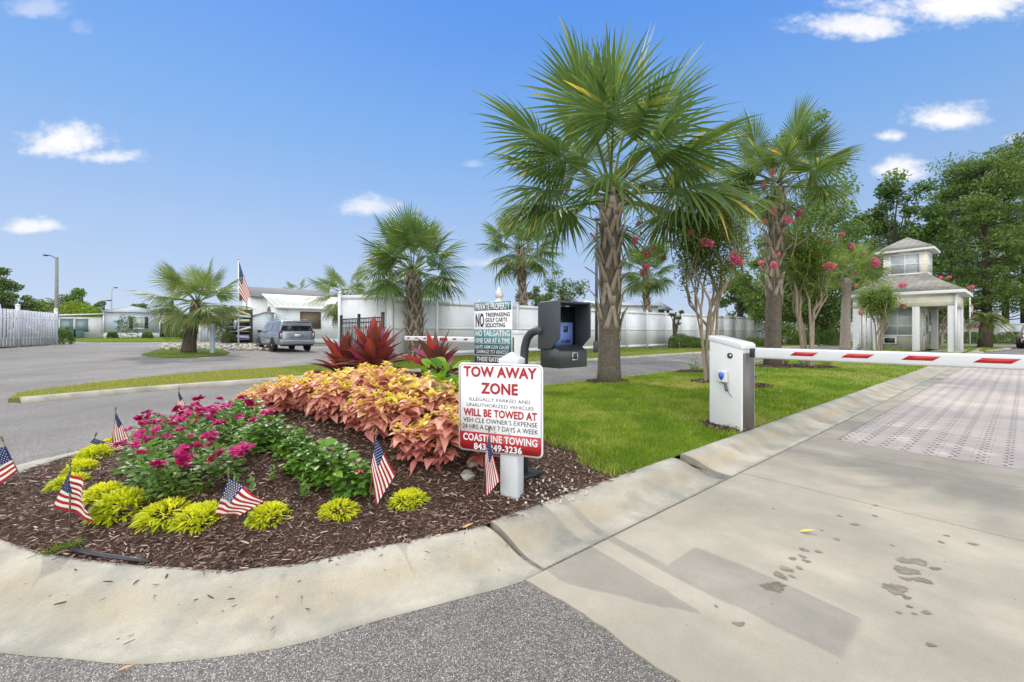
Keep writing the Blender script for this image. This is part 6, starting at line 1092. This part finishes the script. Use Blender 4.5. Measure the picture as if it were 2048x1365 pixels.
# pines: whorled limbs carrying flat needle pads
def pine(label, px, Y, top, w, seed, low=.3, npad=70, nl=9000, trunk_r=.35):
    rng = np.random.default_rng(seed); hgt = hz_(top, Y); rx = w/F*Y; t = thing('pine_tree', label, 'pine tree', tp_(px, Y), 0, 'tall pines behind the gatehouse'); mb = MB(); lean = rng.normal()*.4; mb.tube([(0, 0, -.2), (lean*.3, 0, hgt*.4), (lean*.6, 0, hgt*.75), (lean, 0, hgt*.98)], [trunk_r, trunk_r*.8, trunk_r*.5, .06], 10); P, va, up = [], [], []
    for i in range(npad):
        q = rng.uniform(0, 1)**.85; z = hgt*(low+(1-low)*q); prof = rx*(1-.55*q**2.2)*(1.0 if q > .12 else .75); a = i*2.4+rng.normal()*.3; r = prof*rng.uniform(.3, 1.02); c = np.array([lean*z/hgt+r*math.cos(a), r*math.sin(a), z+rng.normal()*.2]); st = np.array([lean*z/hgt, 0, z-r*.28]); mb.tube([st, (st+c)/2+np.array([0, 0, -.1*r]), c], [.07, .05, .02], 4, cap=False)
        pr = rng.uniform(.2, .42)*rx; n = nl//npad; b = ball(n, rng, .5)*np.array([pr, pr, pr*.42]); P.append(c+b); va.append(np.clip(rng.normal(.42, .15, n)+.1*rng.normal(), 0, 1))
    P = np.concatenate(P); V, Fc = diamonds(P, .42, rng, .7, .30); mb2 = MB(); mb2.add(V, Fc, 0, np.repeat(np.concatenate(va), 4)); mb.build('trunk', TRK, t, True); mb2.build('crown', LV['pine'], t)
pine('broad pine with layered boughs right of the gatehouse', 1975, 46, 318, 108, 41, .16, 115, 24000, .42); pine('tallest pine at the edge of the view', 2050, 50, 280, 88, 42, .18, 95, 19000, .4); pine('slender pine between the ragged tree and the broad pine', 1900, 56, 385, 72, 43, .12, 75, 13000, .3); pine('pine leaning behind the broad one with a bare lower trunk', 2010, 60, 330, 80, 44, .3, 60, 8000, .4); pine('short pine behind the gatehouse eave', 1935, 66, 430, 75, 45, .1, 60, 8000, .35); pine('pine beyond the edge of the drive', 2130, 52, 300, 100, 46, .15, 70, 9000, .4)
# shrubs and hedges
def shrub(label, base, rx, h, n, leaf, seed, mat='oak', cat='shrub', name='shrub', grp=None, ry=None):
    rng = np.random.default_rng(seed); d = ball(n, rng, .16); d[:, 2] = np.abs(d[:, 2]); e = np.sign(d)*np.abs(d)**.75; P = e*np.array([rx, ry or rx, h])*(1+.06*np.sin(d[:, :1]*9+seed)); V, Fc = diamonds(P, leaf, rng, .2); mb = MB(); mb.add(V, Fc, 0, np.repeat(np.clip(rng.normal(.45, .2, n), 0, 1), 4)); o = mb.build(name, LV[mat]); o.location = base; tag(o, label, cat, grp); return o
shrub('mounded lime green bush beyond the board fence', (at(152, 676, 66).x, 66, .0), 3.1, 5.8, 6000, .3, 1, 'lime')
for i, (px, py, Y, rx, h, lab) in enumerate(((1362, 700, 0, .95, .95, 'clipped bush under the fan palm, nearest the lane'), (1385, 699, 0, .85, .75, 'clipped bush beside the fan palm toward the cabinet'), (1408, 700, 0, .8, .55, 'low spreading bush at the end of the bush row'), (1511, 697, 0, .9, .7, 'low bush at the fence seen between cabinet and palm'), (1531, 697, 0, .8, .6, 'low bush just left of the second palm trunk'))):
    g0 = G(px, py-2); shrub(lab, (g0.x, g0.y, .08), rx*.9, h, 2600, .10, 20+i, 'oak', 'bush', 'clipped_bush', 'clipped bushes at the long fence')
for i, (px, Y, rx, h, lab) in enumerate(((1657, 38, 1.35, 1.3, 'big rounded hedge between the twin trunks and the grey palm trunk'), (1606, 37, 1.1, 1.2, 'rounded hedge behind the twin trunked crape myrtle'), (1945, 43, 1.6, 1.2, 'dark hedge behind the drooping palm'), (2046, 42, 1.9, 1.25, 'clipped hedge by the white car'), (1845, 45, 2.6, 1.25, 'dark hedge seen through the gatehouse'))):
    shrub(lab, ((px-CX)/F*Y, Y, 0), rx, h, 7000, .10, 40+i, 'oak', 'hedge', 'round_hedge', 'hedges by the gatehouse')
for i, (px, py, s, lab) in enumerate(((255, 684, .9, 'spiky dark conifer shrub under the window of the blue home'), (225, 683, .45, 'reddish shrub at one end of the blue home front'), (295, 683, .45, 'reddish shrub at the other end of the blue home front'), (140, 684, .8, 'dark potted bush before the annex'), (118, 689, .6, 'potted plant at the end of the board fence'))):
    Y = 46 if px > 125 else 25.5; p = at(px, py, Y); shrub(lab, (p.x, p.y, gz(p.x)), s, s*1.6 if i else 2.6, 900, .16, 60+i, 'pale' if i == 0 else 'oak', 'shrub')
for i, (px, Y, s, h, lab) in enumerate(((447, 31.5, .7, 1.5, 'tangled potted plants beside the board rack'), (458, 31.3, .45, .8, 'small potted shrub at the foot of the board rack'), (352, 38, .8, 2.2, 'shrub behind the leaning palm stem'))):
    x = (px-CX)/F*Y; shrub(lab, (x, Y, gz(x)), s, h, 900, .14, 80+i, 'pale', 'shrub')
for i, ((u, v), s, lab) in enumerate(((SHRUB1, 1.0, 'twiggy young shrub on the lawn beside the white barrier cabinet'), (SHRUB2, .8, 'twiggy young shrub just behind the barrier cabinet'), ((MYR2[0]-.3, MYR2[1]-.5), .9, 'low leafy plant at the foot of the twin trunks'), ((MYR2[0]-.2, MYR2[1]+.5), .9, 'second low leafy plant at the foot of the twin trunks'), ((PALM2[0]+.3, PALM2[1]+.7), .7, 'small plant beside the second palm'))):
    rng = np.random.default_rng(700+i); t = thing('young_shrub', lab, 'shrub', isl(u, v)); mb = MB(); P = []
    for k in range(9):
        a = rng.uniform(0, 6.28); tip = np.array([.34*math.cos(a), .34*math.sin(a), rng.uniform(.22, .48)])*s*np.array([rng.uniform(.3, 1)]*2+[1]); mb.tube([(0, 0, 0), tip*.5+np.array([0, 0, .04]), tip], [.008, .006, .003], 4); P += [tip*q+rng.normal(size=3)*.02 for q in rng.uniform(.35, 1, 13)]
    mb.build('stems', BARKT, t); n = len(P); V, Fc, idx, ts = leaves(P, rng.uniform(0, 6.28, n), rng.normal(.2, .5, n), .055*rng.uniform(.7, 1.3, n), .035, .2, .3, 0, prof=(.2, 1, .1)); mb = MB(); mb.add(V, Fc, 0, np.clip(rng.normal(.5, .2, n), 0, 1)[idx]); mb.build('foliage', BASIL, t)
# roofs behind the long fence
for lab, px, Y, w, ev, rt, rz in (('house with a grey metal roof behind the long fence', 1232, 46, 7, 615, 606, R(20)), ('dark gabled house roof behind the short palm', 1290, 50, 3.2, 621, 606, R(-52))):
    x = (px-CX)/F*Y; t = thing('house', lab, 'house', (x, Y, 0), rz); e, tt = hz_(ev, Y), hz_(rt, Y); mb = MB(); mb.box((0, 0, e/2), (w, 5, e)); mb.build('wall', WS if w > 5 else plain('dark gable', (.08, .09, .10), .7), t); mb = MB(); mb.prism([(-2.8, e), (2.8, e), (2.8, e+.12), (0, tt+.12), (-2.8, e+.12)], -w/2-.3, w/2+.3, 'x'); mb.build('roof', rib_mat('metal roof %d' % px, (.40, .42, .44), 0, .4, .35), t)
for n_ in [o for o in COL.objects if o.type == 'MESH' and o.parent is None and not o.get('kind') and not o.get('label')]: print('UNLABELLED', n_.name)
q = mm.build('mulch', CHIP); kind(q, 'stuff'); q['label'] = 'dark bark chips ringed round the trunks and the cabinet on the lawn'; q['category'] = 'mulch'
